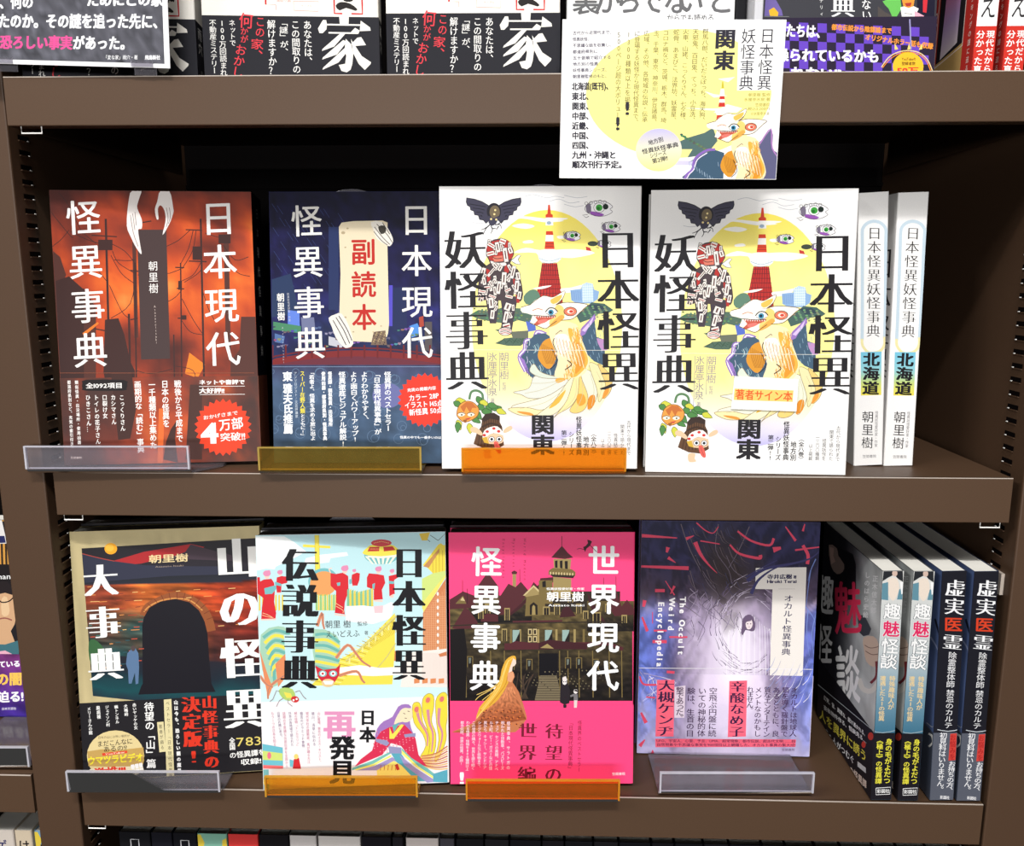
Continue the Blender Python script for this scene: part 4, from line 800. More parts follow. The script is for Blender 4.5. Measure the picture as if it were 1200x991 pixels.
A.p((22,18,20),'40,745 150,740 170,900 160,1264 36,1264',1); A.p((18,16,22),'690,920 830,920 830,1080 690,1080'); A.p((120,108,84),'700,1080 820,1080 860,1260 660,1260')
for i in range(10): A.l((60,52,44),4,[(698-i*4,1090+i*17),(822+i*4,1090+i*17)],0)
for i in range(90): x=600+(i*97)%560; y=1040+(i*53)%150; A.e((120,110,84) if i%3 else (70,62,50),x,y,5,5,n=7)
for i in range(14): A.l((70,56,46),5,[(520+(i*31)%100,1250),(540+(i*43)%120,1060+(i*17)%60)])
# lettering on the sky
WH1=(250,250,250); A.o=(510,600,2.832)
A.t('怪異事典',172,95,164,600,104,WH1,'b',sy=104); A.t('世界現代',560,92,556,600,108,WH1,'b',sy=106)

A.o=(630,615,6.193); A.h('怪異妖怪愛好家・作家',64,452,340,452,20,WH1,'b'); A.h('朝里樹',64,508,340,508,74,WH1,'b'); A.h('Asazato Itsuki',76,570,340,570,22,WH1,'b')
A.o=(520,615,6.193); TL=(120,30,50)
for tx,x,y0,y1 in (('World Modern',590,85,395),('Mysteries',510,85,300),('Encyclopedia',436,85,380)):
    n=len(tx); A.glyphs([(ch,np.array([x,y0+(i+.5)*(y1-y0)/n]),np.array([0,26]),np.array([26,0]),False) for i,ch in enumerate(tx) if ch!=' '],TL,'n')
A.o=(630,615,6.193); A.p((60,20,34),'330,150 350,140 365,120 360,95 380,100 395,110 380,140 355,160 345,185',1); A.l((60,20,34),4,'345,170 310,160 285,165'); A.l((60,20,34),4,'380,135 410,165 430,185')
B=band(b,.0668,PK_); A=bandfront(b,Q)
A.o=(520,765,6.193)
# the long-haired woman stands in front of both house and band
A.p((196,120,80),'462,130 500,120 515,160 500,200 545,270 600,440 590,480 520,560 360,560 150,560 60,560 200,500 260,440 340,330 420,240',2)
A.grid(PT('440,240 500,230 600,470 190,540'),20,20,lambda a,b_:tuple(x*(1+.4*fbm(a*14,b_*14,3)) for x in lerp((216,140,96),(150,76,44),b_)))
A.p((226,172,60),'490,10 520,10 525,50 510,80 480,110 470,200 400,320 330,380 250,440 230,480 260,380 330,300 400,200 420,110 450,40',2); A.l((244,206,110),7,'470,40 440,130 400,250 300,380 240,460'); A.l((190,130,40),5,'490,60 465,150 440,230 330,370'); A.l((244,206,110),5,'505,20 460,60 430,140 380,260 270,400')
A.p((240,214,196),'505,25 524,40 526,62 515,80 500,85 496,120 470,130 480,90',1); A.p((226,160,120),'465,130 505,125 512,160 490,200 462,190',1)
for p in ('420,200 330,260 260,300 230,330','400,240 330,290 280,330','430,170 350,240 240,290'): A.l((236,200,110),5,p)
for i in range(60): x=270+(i*71)%300; y=400+(i*47)%140; A.e((110,44,30) if i%2 else (216,120,60),x,y,6,5,n=8)
A.p((170,96,60),'60,560 160,540 300,548 160,568',0)
DR=(116,30,48)
A.t('世界編',612,470,602,945,140,DR,'m',sy=120)
for i,tx in enumerate(('都市伝説、世界の怪異、必読!','われる怪異・怪物を800種類以上','この世界の隅々、世界を語り続く','シングスウォールなど怪物まで、','異から、キャシー、サンドリア','ルス町、ビー・ガスーなどの怪','チュア、センスの美貌、アナベ','呪われた自動車、バズビーズ','怪異事典、サラトガの')): A.t(tx,135+i*42,480,128+i*42.5,(800,840,835,830,830,835,840,835,835)[i],27,(255,225,235),'r')
A.t('!',132,820,132,960,150,WH1,'B',sy=120)
A.o=(630,765,6.193)
A.t('待望の',122,475,112,945,132,DR,'m',sy=118); A.t('怪異界のベストセラー',306,475,300,850,32,DR,'n'); A.t('「日本現代怪異事典」',242,475,236,845,36,DR,'n')
A.p((40,34,40),'165,240 180,190 215,190 235,260 230,350 195,362 162,345',1); A.e((236,228,226),196,198,16,20); A.e((20,18,22),190,196,4); A.e((20,18,22),204,196,4); A.p((230,222,220),'180,165 205,155 215,185 180,185',1); A.p((40,34,40),'185,362 210,362 208,385 188,385'); A.p((120,116,120),'235,295 262,282 290,285 292,330 262,335 262,300 240,308',1); A.e((236,228,226),276,266,15,16); A.p((40,30,34),'262,262 276,250 292,262 290,270',1); A.p((226,210,206),'264,330 288,330 284,384 264,384')
A.h('笠間書院',540,864,634,862,22,(255,225,235),'b')
done(b)

# ---- purple book: pale ghost in a hollow tree
b=book('purple and navy book with a pale ghostly girl and white title panel',.4654,.0612,ZC+.0004,-.0066,.0496,.1499,.21,.018,GL,cover=(96,86,130))
Q=[(752.1,610),(961.9,612.1),(948,886.7),(746.1,882.4)]
def occ(a,b_):
    w=.35*fbm(a*3,b_*3,2); n=fbm(a*7+w*3,b_*5-w*4,5); st=math.sin((a*9+b_*14+2.6*n)*3.1)
    r=math.hypot((a-.53)/.23,(b_-.66)/.36); rr=math.hypot((a-.53)/.42,(b_-.6)/.42)
    top=ramp(b_+.08*n,(0,(46,46,78)),(.16,(48,46,78)),(.3,(70,58,76)),(.38,(140,126,150)))
    side=ramp(abs(a-.53)*2+.1*n,(0,(150,130,160)),(.55,(120,106,140)),(.8,(96,104,176)),(1,(104,122,206)))
    c=lerp(side,top,max(0,min(1,(.36-b_)*9+.5+.6*n)))
    c=tuple(x*(1+.17*st) for x in c)
    c=lerp((222,208,232),c,max(0,min(1,(r-.7)*1.6+.45*n)))
    g=math.hypot((a-.555)/.13,(b_-.545)/.2); c=lerp((240,232,246),c,max(0,min(1,(g-.45)*1.5+.3*n)))
    q=math.hypot((a-.5-.12*(b_-.2))/.2,(b_-.2)/.2); c=lerp((62,52,56),c,max(0,min(1,q*1.1-.25+.5*n)))
    c=lerp(c,(200,190,218),max(0,min(1,(b_-.74)*4+.5*n))*.8)
    return c
A=front(b,Q); A.field(76,104,occ)
A.org(745,605,6.607); PU=(92,78,104)
for i in range(34):
    x=420+(i*53)%420; y=560+(i*31)%260; A.l(((170,156,180),(76,66,84),(140,124,156))[i%3],5,[(x,y),(x+50-(i%5)*30,y+60),(x+20,y+130),(x-30+(i%4)*20,y+190)],4,1)
for p in ('350,60 420,260 560,520 640,620 560,760 480,960','640,60 620,260 720,420 760,540 900,600','460,300 540,460 620,560','700,300 760,420 860,480','420,420 460,560 520,700','880,80 800,260 720,400','300,650 420,720 500,780','1100,560 1060,700 1090,880','980,600 1050,640 1080,760'): A.l((70,60,70),10,p,4,3); A.l((120,108,124),4,p)
rr_=random.Random(5)
for i in range(150):
    t=rr_.random()*2*math.pi; k=.75+.5*rr_.random(); x=880+k*250*math.cos(t); y=880+k*330*math.sin(t); u=math.atan2(330*math.cos(t),-250*math.sin(t)); L=60+60*rr_.random()
    if y<1330: A.l(((120,104,132),(178,164,190),(92,80,108),(206,194,216))[i%4],6,[(x,y),(x+L*.5*math.cos(u)+rr_.uniform(-12,12),y+L*.5*math.sin(u)),(x+L*math.cos(u),y+L*math.sin(u)+rr_.uniform(-20,20))],3,1)
for i in range(60):
    x=400+rr_.random()*420; y=60+rr_.random()*480; L=50+80*rr_.random(); A.l(((78,66,72),(104,90,96),(50,42,48),(70,68,96))[i%4],6,[(x,y),(x+L*.3,y+L*.7),(x+L*.8,y+L)],3,1)

for i in range(18): x=740+i*18; A.l((222,210,232) if i%2 else (250,246,252),3,[(x,760+abs(i-9)*18),(x-20+i*2,900),(x-40+i*4,1260)])
A.p((108,90,118),'822,850 830,790 870,760 905,775 925,830 920,880 895,890 850,880 830,920 815,900',2); A.p((236,222,226),'850,830 870,800 895,800 905,835 890,870 862,872',2)
for x in (866,890): A.e((60,44,60),x,832,5,4)
A.p((108,90,118),'840,830 860,790 900,790 890,810 862,815',1); A.l((150,90,100),3,'872,856 884,856',0)
RDC=(226,78,106)
for p,w,w2 in (('40,150 320,168',26,8),('40,388 410,402',16,30),('470,50 540,110 600,130 640,80',10,6),('460,200 500,290 560,370 630,440',34,3),('500,190 650,215',10,8),('390,175 450,150',24,6),('250,240 240,280',30,16),('250,320 310,360',26,4),('230,500 300,610',6,10),('300,540 270,600',20,8),('150,575 225,575',24,24),('50,780 90,890',14,24),('130,740 130,830',6,6),('140,885 240,885',14,14),('260,935 400,935',14,14),('130,970 240,970',24,24),('70,650 60,700',30,20)): A.l(RDC,w,p,4,w2)
A.o=(850,605,6.607)
for p,w,w2 in (('95,115 200,190 340,225 375,170',14,20),('35,220 110,290 260,325 270,300',12,28),('370,260 430,245',44,20),('465,80 545,190',8,20),('615,60 600,115',8,16),('540,262 730,238',14,10),('600,225 640,300 635,370',24,26)): A.l(RDC,w,p,4,w2)
CRM=(238,232,226); DB=(48,44,84)
A.p(CRM,'235,400 628,394 596,1330 340,1338 365,565 232,562')
for p,w in (('170,500 300,410 500,370 650,330 730,270',30),('200,600 250,500 350,420 460,370',26),('160,470 280,400 400,340',10)): A.l((66,64,110),w,p,4,6)
for p in ('620,700 680,780 700,860','660,420 640,560 625,700','700,330 660,420 640,500','720,700 670,900 690,1100','640,720 630,900 650,1080'): A.l((120,140,206),8,p,4,3)
A.t('オカルト怪異事典',491,605,468,1078,74,DB,'r',sy=56)
A.h('寺井広樹',324,468,516,466,38,DB,'B'); A.h('著',526,470,552,470,26,DB,'B'); A.h('Hiroki Terai',322,504,552,502,34,DB,'B'); A.l((200,192,190),3,'410,562 540,562',0)
A.o=(745,605,6.607)
for tx,x,y0,y1,x1 in (('The Occult',368,620,1080,350),('Weird',284,640,890,272),('Encyclopedia',200,660,1170,186)):
    n=len(tx); A.glyphs([(ch,np.array([x+(x1-x)*i/n,y0+(i+.5)*(y1-y0)/n]),np.array([0,64]),np.array([64,0]),False) for i,ch in enumerate(tx) if ch!=' '],(250,248,250),'B')
B=band(b,.0742,(214,204,228)); A=bandfront(b,Q)
A.field(76,40,lambda a,b_:tuple(min(255,x*1.04+4) for x in occ(a,b_)),b0=.6467,b1=1); A.org(745,750,6.607); A.l((250,246,252),4,'10,215 1370,226',0)
for i in range(22): A.l(((170,160,200),(120,124,190),(240,234,246))[i%3],6,[(30+(i*37)%260,240+(i*17)%120),(80+(i*29)%240,330),(40+(i*41)%280,420+(i*23)%90)],4,2)
for i in range(30): x=1010+(i*43)%320; y=240+(i*29)%300; A.l(((150,160,214),(120,126,180),(236,232,246))[i%3],5,[(x,y),(x+40,y-40),(x+70,y-110)],4,1)
RB=(250,106,130); NB=(60,34,70)
A.p(RB,'165,308 300,306 292,745 152,745'); A.p(RB,'724,316 862,312 852,745 712,750'); A.t('大槻ケンヂ',238,308,226,745,130,NB,'m',sy=90); A.t('辛酸なめ子',790,316,778,750,118,NB,'m',sy=88)
A.p((226,210,226),'300,362 385,350 376,600 298,600')
for tx,x,x1,y1 in (('空飛ぶ円盤に続',600,590,748),('いての神秘的体',516,506,748),('験は、生首の目',430,418,748),('撃であった。',342,338,620)): A.t(tx,x,366,x1,y1,66,NB,'r',sy=56)
A.o=(850,750,6.607)
for tx,x,x1,y1 in (('オカルトは地球人',535,522,748),('類を導く羅針盤で',466,454,748),('あるとともに、良',396,386,748),('質なエンターテイン',328,316,750),('メントなのかもし',256,246,748),('れません。',194,188,560)): A.t(tx,x,362,x1,y1,58,NB,'r',sy=50)
A.o=(745,750,6.607); A.p(RB,'150,762 1240,768 1236,826 152,828')
A.h('UFO、宇宙人、心霊、予言、UMA、超常現象、都市伝説、超古代文明……超',160,778,1236,782,26,NB,'r'); A.h('自然現象や不思議な事実を900項目以上網羅した、オカルト事典の集大成!',160,808,1236,812,26,NB,'r'); A.h('笠間書院',1130,848,1230,848,22,(120,100,130),'r')
for p,w,w2 in (('30,280 60,340 160,345',14,16),('40,560 80,640',16,30),('30,820 70,770',30,10),('130,880 130,850',26,6),('80,440 150,445',10,12),('240,245 300,250',20,20)): A.l(RDC,w,p,4,w2)
done(b)

# ---- two white yokai encyclopaedias, spine out
def hokkaido(b):
    A=spineart(b,[(1052.2,225.7),(1088.5,224.6),(1069.2,545),(1035,545.7)]); A.org(990,215,5.827)
    P=[];n=20
    LB=(196,214,226)
    A.l(LB,22,[(358,900),(375,420)]+[(460+82*math.cos(math.radians(a)),330-72*math.sin(math.radians(a))) for a in range(180,-1,-20)]+[(536,420),(516,900),(505,1060)],2)
    A.l(LB,22,'375,420 358,900 350,1070',2)
    A.l((238,228,170),18,'350,1060 352,1105 385,1150 430,1158 480,1140 503,1100 505,1050',3)
    A.t('日本怪異妖怪事典',464,292,427,1055,100,INK,'s',sy=92)
    A.o=(980,380,5.663)
    A.grid(PT('385,184 524,184 512,472 376,472'),4,10,lambda a,b_:ramp(b_,(0,(120,196,224)),(.45,(150,206,214)),(.7,(196,214,130)),(1,(240,222,80))))
    A.t('北海道',457,186,440,472,112,INK,'B',sy=94); A.t('朝里樹',420,572,405,830,82,INK,'n',sy=80); A.t('怪異妖怪愛好家・作家',478,578,464,818,22,(120,116,120)); A.h('笠間書院',372,878,464,878,22,(110,108,110),'n')
    # the same title block seen edge-on at the right of the front cover
    A=front(b,[(0,0),(148,0),(148,208),(0,208)]); A.org(0,0,1)
    A.t('日本怪異',131,38,131,140,27,INK,'m',sy=26); A.t('妖怪事典',18,38,18,140,27,INK,'m',sy=26); A.e((214,228,236),75,100,46,62); A.e((246,246,246),75,100,40,56); A.t('北海道',75,150,75,190,18,INK,'B')
    done(b)
GW='white spine-out books on the middle shelf'
hokkaido(book('white spine-out yokai book leaning against the white book with the sticker',.6259,.0370,.0002,0,0,.148,.208,.0224,GW,'spine',roll=-.055,cover=WH0))
hokkaido(book('white spine-out yokai book at the right end of the middle shelf',.6494,.0375,.0002,0,0,.148,.208,.0226,GW,'spine',roll=-.027,cover=WH0))

# ---- four black and grey paperbacks, spine out, at the right end of the third shelf
GP='spine-out paperbacks on the third shelf'
def shumi(b):
    QF=[(966,610.8),(1034.2,669.1),(1020.4,937.2),(957.4,837.9)]; QS=[(1034.2,669.1),(1059.6,668.7),(1044.4,937),(1020.4,937.2)]
    A=front(b,QF); A.field(24,30,lambda a,b_:tuple(x*(1+.3*fbm(a*5,b_*6,3)) for x in ramp(a+.12*b_,(0,(26,24,28)),(.42,(40,40,46)),(.6,(110,112,116)),(.75,(168,172,172)),(1,(190,194,192)))))
    A.org(955,610,5.827)
    A.p((30,28,34),'60,180 120,160 260,230 280,300 280,470 250,560 180,540 60,480',1); A.p((150,128,120),'95,165 150,190 160,240 200,300 190,350 150,365 110,310',2); A.p((196,160,150),'100,180 130,190 125,240 140,280 110,300',1)
    A.p((60,62,70),'290,640 340,650 385,740 370,780 330,790 300,760',1); A.p((206,182,164),'330,800 400,790 440,850 445,960 400,1000 350,960 335,880',2); A.l((120,92,84),5,'340,850 380,870 440,860'); A.l((120,92,84),5,'345,890 390,915 440,910')
    A.l((216,214,206),34,'300,1080 330,1150 390,1160 450,1080',4); A.l((120,40,46),18,'420,960 420,1060 380,1110',4)
    W_=(240,240,240)
    A.t('趣怪',80,340,60,1010,110,W_,'b',sy=290); A.t('魅',220,390,230,800,190,(222,54,90),'b',sy=380); A.t('談',220,780,230,1320,170,W_,'b',sy=420)
    A.t('しのはら史絵',360,345,345,670,38,(230,232,232),'b'); A.t('正木信太郎',414,370,398,640,40,(230,232,232),'b')
    A=spineart(b,QS); A.field(8,24,lambda a,b_:ramp(b_,(0,(214,214,210)),(.35,(190,196,198)),(.5,(130,160,176)),(.7,(62,112,138)),(1,(56,100,126)))); A.org(955,610,5.827)
    A.p((40,42,46),'470,345 600,340 605,420 570,400 540,370 500,390 458,415',0); A.p((228,214,200),'500,400 560,395 575,470 545,540 520,540 490,470',2); A.e((206,180,166),545,360,18,22); A.p((96,140,156),'455,430 500,420 500,545 448,540'); A.p((96,140,156),'575,470 605,460 600,540 560,540'); A.p((240,240,240),'580,420 600,420 600,500 590,505'); A.l((40,42,46),4,'470,345 450,420'); 
    A.t('趣',532,565,526,675,118,W_,'b',edge=(70,78,86)); A.t('魅',524,685,518,795,118,(216,44,96),'b',edge=(240,224,230)); A.t('怪談',516,805,500,1015,122,W_,'b',edge=(60,70,80))
    A.o=(955,770,5.663); CRM2=(226,200,150); A.t('特殊趣味人が',515,125,502,350,42,CRM2,'b'); A.t('遭遇した21の怪異',452,125,440,425,42,CRM2,'b')
    B=band(b,.0585,(30,28,34)); A=bandfront(b,QF); A.org(955,770,5.663); A.l((170,180,184),4,'0,150 200,330 380,480',0)
    A.e((196,60,46),372,525,18,26); A.e((196,60,46),325,580,14,22)
    def run(tx,x0,y0,x1,y1,sz,c,st='b'):
        n=len(tx); d=np.array([x1-x0,y1-y0],float)/n
        A.glyphs([(ch,np.array([x0,y0])+d*(i+.5),d*1.0,np.array([0,-sz]),False) for i,ch in enumerate(tx)],c,st)
    run('幻覚、霊、異常な、説け憑かれる、',60,265,345,520,34,W_); run('妄執物件作る、怪談見る…',60,330,345,560,34,W_); run('人を異界に誘う',30,370,345,670,76,(226,214,80)); run('霊媒師4人がつむぐ',0,430,262,690,52,W_); run('まつわる《極上》の怪異譚',0,520,345,850,58,(226,206,190)); A.p((200,200,200),'285,690 340,735 340,770 285,725')
    A=spineart(b,QS,'band'); A.org(955,770,5.663); A.l((150,170,180),5,'378,492 450,502 540,486',2); A.t('身の毛がよだつ',492,540,476,840,46,(232,224,70),'b'); A.t('《極上》の怪異譚',432,535,420,840,46,(232,224,70),'b')
    A.l(W_,4,'405,868 500,862 496,908 404,912',0,closed=True); A.h('彩図社',410,889,495,886,28,W_,'b')
    done(b)
shumi(book('grey-blue paperback with pink letter on its spine, front cover in plain view',.6455,.0020,ZC+.0002,0,0,.128,.193,.0162,GP,'spine',roll=-.03,cover=(70,74,80)))
shumi(book('grey-blue paperback with pink letter on its spine, next to the navy ones',.6668,.0020,ZC+.0002,0,0,.128,.193,.0160,GP,'spine',roll=-.02,cover=(70,74,80)))
def kyojitsu(b):
    QF=[(1055.2,611.1),(1141.8,669.7),(1120.8,938.2),(1041.4,838.6)]; QS=[(1141.8,669.7),(1171.1,669.3),(1148.6,938.1),(1120.8,938.2)]
    A=front(b,QF); A.field(14,20,lambda a,b_:tuple(x*(1+.35*fbm(a*3,b_*5,3)) for x in ramp(a,(0,(40,44,60)),(.6,(54,62,90)),(1,(92,112,160))))); A.org(1050,650,6.607)
    A.l((150,160,196),14,'500,640 560,740 580,860',4,4); A.l((30,34,50),16,'540,500 580,640 590,700',4)
    W_=(240,240,242)
    A=spineart(b,QS); A.field(4,4,lambda a,b_:(30,30,38)); A.org(1050,650,6.607)
    A.t('虚実',712,190,690,475,158,W_,'m',sy=140); A.t('医',685,480,680,605,146,(214,66,38),'b',sy=118); A.t('霊',682,612,668,745,158,W_,'m',sy=128)
    A.t('除霊整体師',675,755,648,1035,68,W_,'n',sy=58); A.o=(1050,795,6.607); A.t('禁忌のカルテ',650,90,625,392,66,W_,'n',sy=52)
    B=band(b,.0590,(64,70,84)); A=bandfront(b,QF); A.org(1050,795,6.607); A.l((190,196,206),5,'455,345 500,380 530,395',0); A.l((226,226,222),16,'470,430 500,450 505,500 470,530',4); 
    A=spineart(b,QS,'band'); A.field(4,4,lambda a,b_:(88,92,104),b0=.695,b1=1); A.org(1050,795,6.607); A.l((200,206,214),6,'540,398 620,412 705,402',2)
    A.p((206,66,58),'640,432 690,428 676,636 620,640'); A.t('お悩みを',660,436,650,636,46,(170,40,40),'b'); A.t('お持ちの方、',650,645,620,890,56,W_,'r',sy=46); A.t('初見料はいりません。',588,422,548,885,60,W_,'r',sy=52); A.h('彩図社',548,922,622,928,28,W_,'b')
    done(b)
kyojitsu(book('navy paperback with a red character on its spine, between grey-blue and rightmost navy',.6925,.0030,ZC+.0002,0,0,.128,.193,.0186,GP,'spine',roll=-.04,cover=(50,58,84),spine_c=(30,30,38)))
kyojitsu(book('navy paperback with a red character on its spine, at the far right by the upright',.7137,.0030,ZC+.0002,0,0,.128,.193,.0186,GP,'spine',roll=-.025,cover=(50,58,84),spine_c=(30,30,38)))

# ---- spare copies standing behind the face-out books, shade put into their near-black covers
GS='spare copies behind the face-out books'
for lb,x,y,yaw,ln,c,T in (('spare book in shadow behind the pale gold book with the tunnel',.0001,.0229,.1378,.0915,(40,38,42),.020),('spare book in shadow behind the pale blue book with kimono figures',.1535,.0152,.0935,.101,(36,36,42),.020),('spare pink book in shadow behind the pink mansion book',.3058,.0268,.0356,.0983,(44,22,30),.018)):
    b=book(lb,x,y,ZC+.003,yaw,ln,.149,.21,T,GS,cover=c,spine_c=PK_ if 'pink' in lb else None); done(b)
YW=.027
stand('clear', -.0095,.1145,-.0070,.0000,YW,'clear acrylic book stand under the orange-red book with utility poles',flare=.016,back_y=.066,lean=.1)
stand('yellow', .1680,.2900,-.0060,.0000,YW,'yellowed acrylic book stand under the dark blue book',back_y=.055,lean=.115)
stand('orange', .3205,.4425,-.0055,.0000,YW,'orange acrylic book stand holding the first white yokai book',back_y=.034)
stand('clear', -.0020,.1215,-.0105,ZC,YW,'clear acrylic book stand under the book with a dark tunnel',back_y=.066,lean=.1)
stand('amber', .1603,.2822,-.0125,ZC,YW,'amber acrylic book stand under the pale blue book with red kimono figures',back_y=.056,lean=.11)
stand('orange', .3213,.4430,-.0120,ZC,YW,'orange acrylic book stand under the pink book with the mansion',back_y=.064,lean=.1)
stand('clear', .4763,.5999,.0024,ZC,YW,'clear acrylic book stand in front of the purple ghostly forest book',base=.056,flare=.0,back_h=0)
stand('clear', -.1150,-.0432,.0040,-.2568,YW,'clear acrylic book stand in the neighbouring left bay',base=.08,back_h=0)

# ================================================================ top shelf
def zA(x): return ZA+.0009-.002*(x-.0062)/.7228+.0002
GH='black-banded house mystery books on the top shelf'
QH=[(452.5,-230),(659,-232),(656.5,93.5),(456.2,94.4)]
def house(b):
    RDH=(206,44,48); CW=(240,234,224)
    A=front(b,QH); A.org(485,0,6.667)
    for p in ('290,-800 290,40 365,40','365,40 365,80','500,10 690,10 685,85 500,80 500,10','365,-60 800,-60'): A.l((200,150,140),4,p,0)
    A.l(RDH,13,'288,-200 288,40',0); A.p((40,36,36),'820,40 860,10 930,20 985,60 970,75 900,55 850,75',2); A.l(RDH,12,'810,30 810,98 870,98',0); A.l(RDH,12,'940,98 1025,98 1025,30',0); A.l(RDH,12,'810,30 810,-620 1025,-620 1025,30',0); A.t('変な',915,-600,915,80,190,(40,36,36),'B'); A.h('間取り図',370,5,480,5,30,(200,120,120)); A.h('テーブル',555,45,640,45,20,(200,150,140))
    B=band(b,.0445,(38,38,44)); A=bandfront(b,QH); A.org(485,0,6.667); W_=(240,238,234)
    HC=(240,236,228)
    for p in ('845,120 920,120 915,190 850,190','680,215 720,150 745,150 750,180 745,220 715,250 690,250','1010,150 1080,200 1085,225 1000,230'): A.p(HC,p,1)
    A.p(HC,'750,178 1010,178 1010,190 750,190'); A.p(HC,'760,240 985,240 985,252 760,252'); A.p(HC,'930,240 965,205 1000,225 990,250',0)
    A.p(HC,'850,250 890,250 800,350 705,385 710,370',0); A.p(HC,'870,300 900,310 820,410 705,450 710,435',0); A.p(HC,'880,360 905,380 830,470 705,528 710,512',0); A.p(HC,'890,290 930,330 945,400 935,480 920,525 890,545 850,535 830,490 880,480 890,420 880,370',1); A.p(HC,'930,290 960,340 1010,420 1080,465 1075,480 1030,525 985,480 945,400',0); A.p(HC,'930,330 980,280 1010,275 1045,335 950,345',0)
    for tx,x,y0,y1,x1,sz in (('あなたは、',600,155,500,600,66),('この間取りの',508,155,560,508,66),('「謎」が、',418,150,420,418,66),('解けますか？',325,155,575,325,66)): A.t(tx,x,y0,x1,y1,sz,W_,'r')
    RR=(226,66,76); A.t('この',245,130,235,290,76,RR,'r'); A.t('家、',215,300,205,465,100,RR,'r'); A.t('何',140,105,130,225,110,RR,'r'); A.t('かが',120,215,115,335,62,RR,'r'); A.t('おかしい。',95,345,20,760,88,RR,'r')
    A.t('ネットで',28,160,28,360,50,W_,'r'); A.t('100万回読まれた',-48,160,-48,640,54,W_,'r'); A.t('不動産ミステリー',-118,160,-118,570,54,W_,'r'); A.h('飛鳥新社',950,590,1080,590,24,W_,'b')
    A=Art(B,[(0,0),(20,0),(20,188),(0,188)],(b['T'],b['H']),spine_put(b['W'],b['bt']+2e-5)); A.t('雨穴',9,146,9,166,9,(230,228,228),'r',sy=9); A.t('飛鳥新社',9,176,9,186,3,(200,200,200))
    done(b)
house(book('black-banded house mystery book partly hidden by the black sign',.0102,.0045,zA(.02),.10,.05,.1215,.188,.02,GH,cover=(240,236,228)))
house(book('black-banded house mystery book, second of three, right of the sign',.1405,.0060,zA(.15),.075,.05,.1230,.188,.019,GH,cover=(240,236,228)))
house(book('black-banded house mystery book beside the white book with grey lettering',.2702,.0060,zA(.27),.022,.05,.1210,.188,.019,GH,cover=(240,236,228)))
# white book with grey lettering
b=book('white book with large grey hiragana behind the yellow card',.3966,.0300,zA(.42),0,.03,.1195,.188,.018,'other books on the top shelf',cover=(246,246,246))
A=front(b,[(671,-226),(873,-230),(862,102.6),(667,104.3)]); A.org(640,0,4.286); GY=(104,104,106)
for ch,x in zip('裏からでないと',(215,320,430,545,670,740,890)): A.h(ch,x-70,10,x+70,10,150,GY,'b')
A.h('からでも読める',620,98,860,98,40,GY,'b'); done(b)
b=book('black spine-out book between the white book and the grey spine',.5165,.0300,zA(.52),0,0,.128,.188,.0075,'other books on the top shelf','spine',cover=(22,22,26)); done(b)
b=book('thin pale grey spine-out book behind the top of the yellow card',.5248,.0100,zA(.53),0,0,.128,.188,.0060,'other books on the top shelf','spine',cover=(206,206,210)); done(b)
# purple chequered book
b=book('dark book with purple chequered band and orange lettering',.5316,.0115,zA(.55),.0,.05,.1185,.188,.018,'other books on the top shelf',cover=(62,62,68))
QP=[(904,-251),(1117,-256),(1096,91.4),(890,93.3)]; PUR=(104,70,190); DKP=(44,36,56)
A=front(b,QP); A.org(880,0,7.5); A.p((110,96,160),'120,-20 215,-10 265,80 275,128 110,130'); A.p((226,176,50),'150,80 195,55 235,100 230,132 160,130',1); A.l((150,150,150),3,'110,134 330,136',0)
A.t('事典',815,-260,812,150,220,(246,246,246),'m',sy=200); A.t('ない',1020,-20,1026,170,90,(246,246,246),'r'); A.t('ミステリィ',618,-150,620,140,34,(220,220,220),'r')
A.o=(1030,0,7.06); A.p((30,28,46),'330,-200 490,-200 470,300 330,200'); A.p((80,74,72),'0,40 60,90 200,150 200,170 0,150',1)
A.p((106,190,90),'40,0 120,-30 190,-20 200,60 160,125 120,125 90,60 60,30',1); A.p((60,110,180),'210,140 300,140 300,172 215,170'); A.p((238,236,232),'190,50 240,35 300,40 345,60 300,150 205,145',1); A.p((226,150,60),'200,-20 310,-20 300,40 260,55 215,40',1); A.p((176,60,50),'225,15 285,10 275,40 240,42',1); A.p((240,170,190),'310,80 390,120 360,180 310,150',0); A.p((206,50,60),'380,-20 420,-20 410,95 380,90'); A.l((60,60,70),4,'225,100 290,105',0)
B=band(b,.0410,DKP); A=bandfront(b,QP); A.org(880,0,7.5)
for r in range(7):
    for k in range(20):
        if (r+k)%2==0: x=-80+k*83; y=170+r*82+k*3.2; A.p(PUR,[(x,y),(x+83,y+3),(x+83,y+85),(x,y+82)])
for y,x0,x1,tx in ((262,250,660,'俺たちは、'),(480,250,1140,'操られているかも'),(640,250,800,'しれない!?')): A.h(tx,x0-40,y-6,x1,y+8,126,(248,246,250),'B')
A.h('都市伝説から陰謀論まで',710,228,1250,262,56,(240,150,60),'B'); A.h('オリジナルホラー話も収録',1010,315,1620,400,58,(240,150,60),'B')
A.o=(1030,0,7.06)
for x,r in ((160,-20),(262,0),(355,18)): A.p((244,214,120),[(x-14+r*.2,405),(x+16+r*.2,400),(x+r,350)])
A.l((240,210,150),8,'30,550 90,470 170,425 260,412 350,430 420,490 460,580'); A.l((240,140,40),7,'40,555 100,485 180,437 260,425 345,442 410,500 445,580')
A.e((244,190,50),255,545,130,120); A.h('YouTubeの',200,482,322,482,32,(90,60,20),'b'); A.h('登録者数',200,520,318,520,32,(90,60,20),'b'); A.h('50万',160,580,345,580,70,(222,60,50),'B'); A.l((150,146,190),12,'268,150 280,400',0)
done(b)
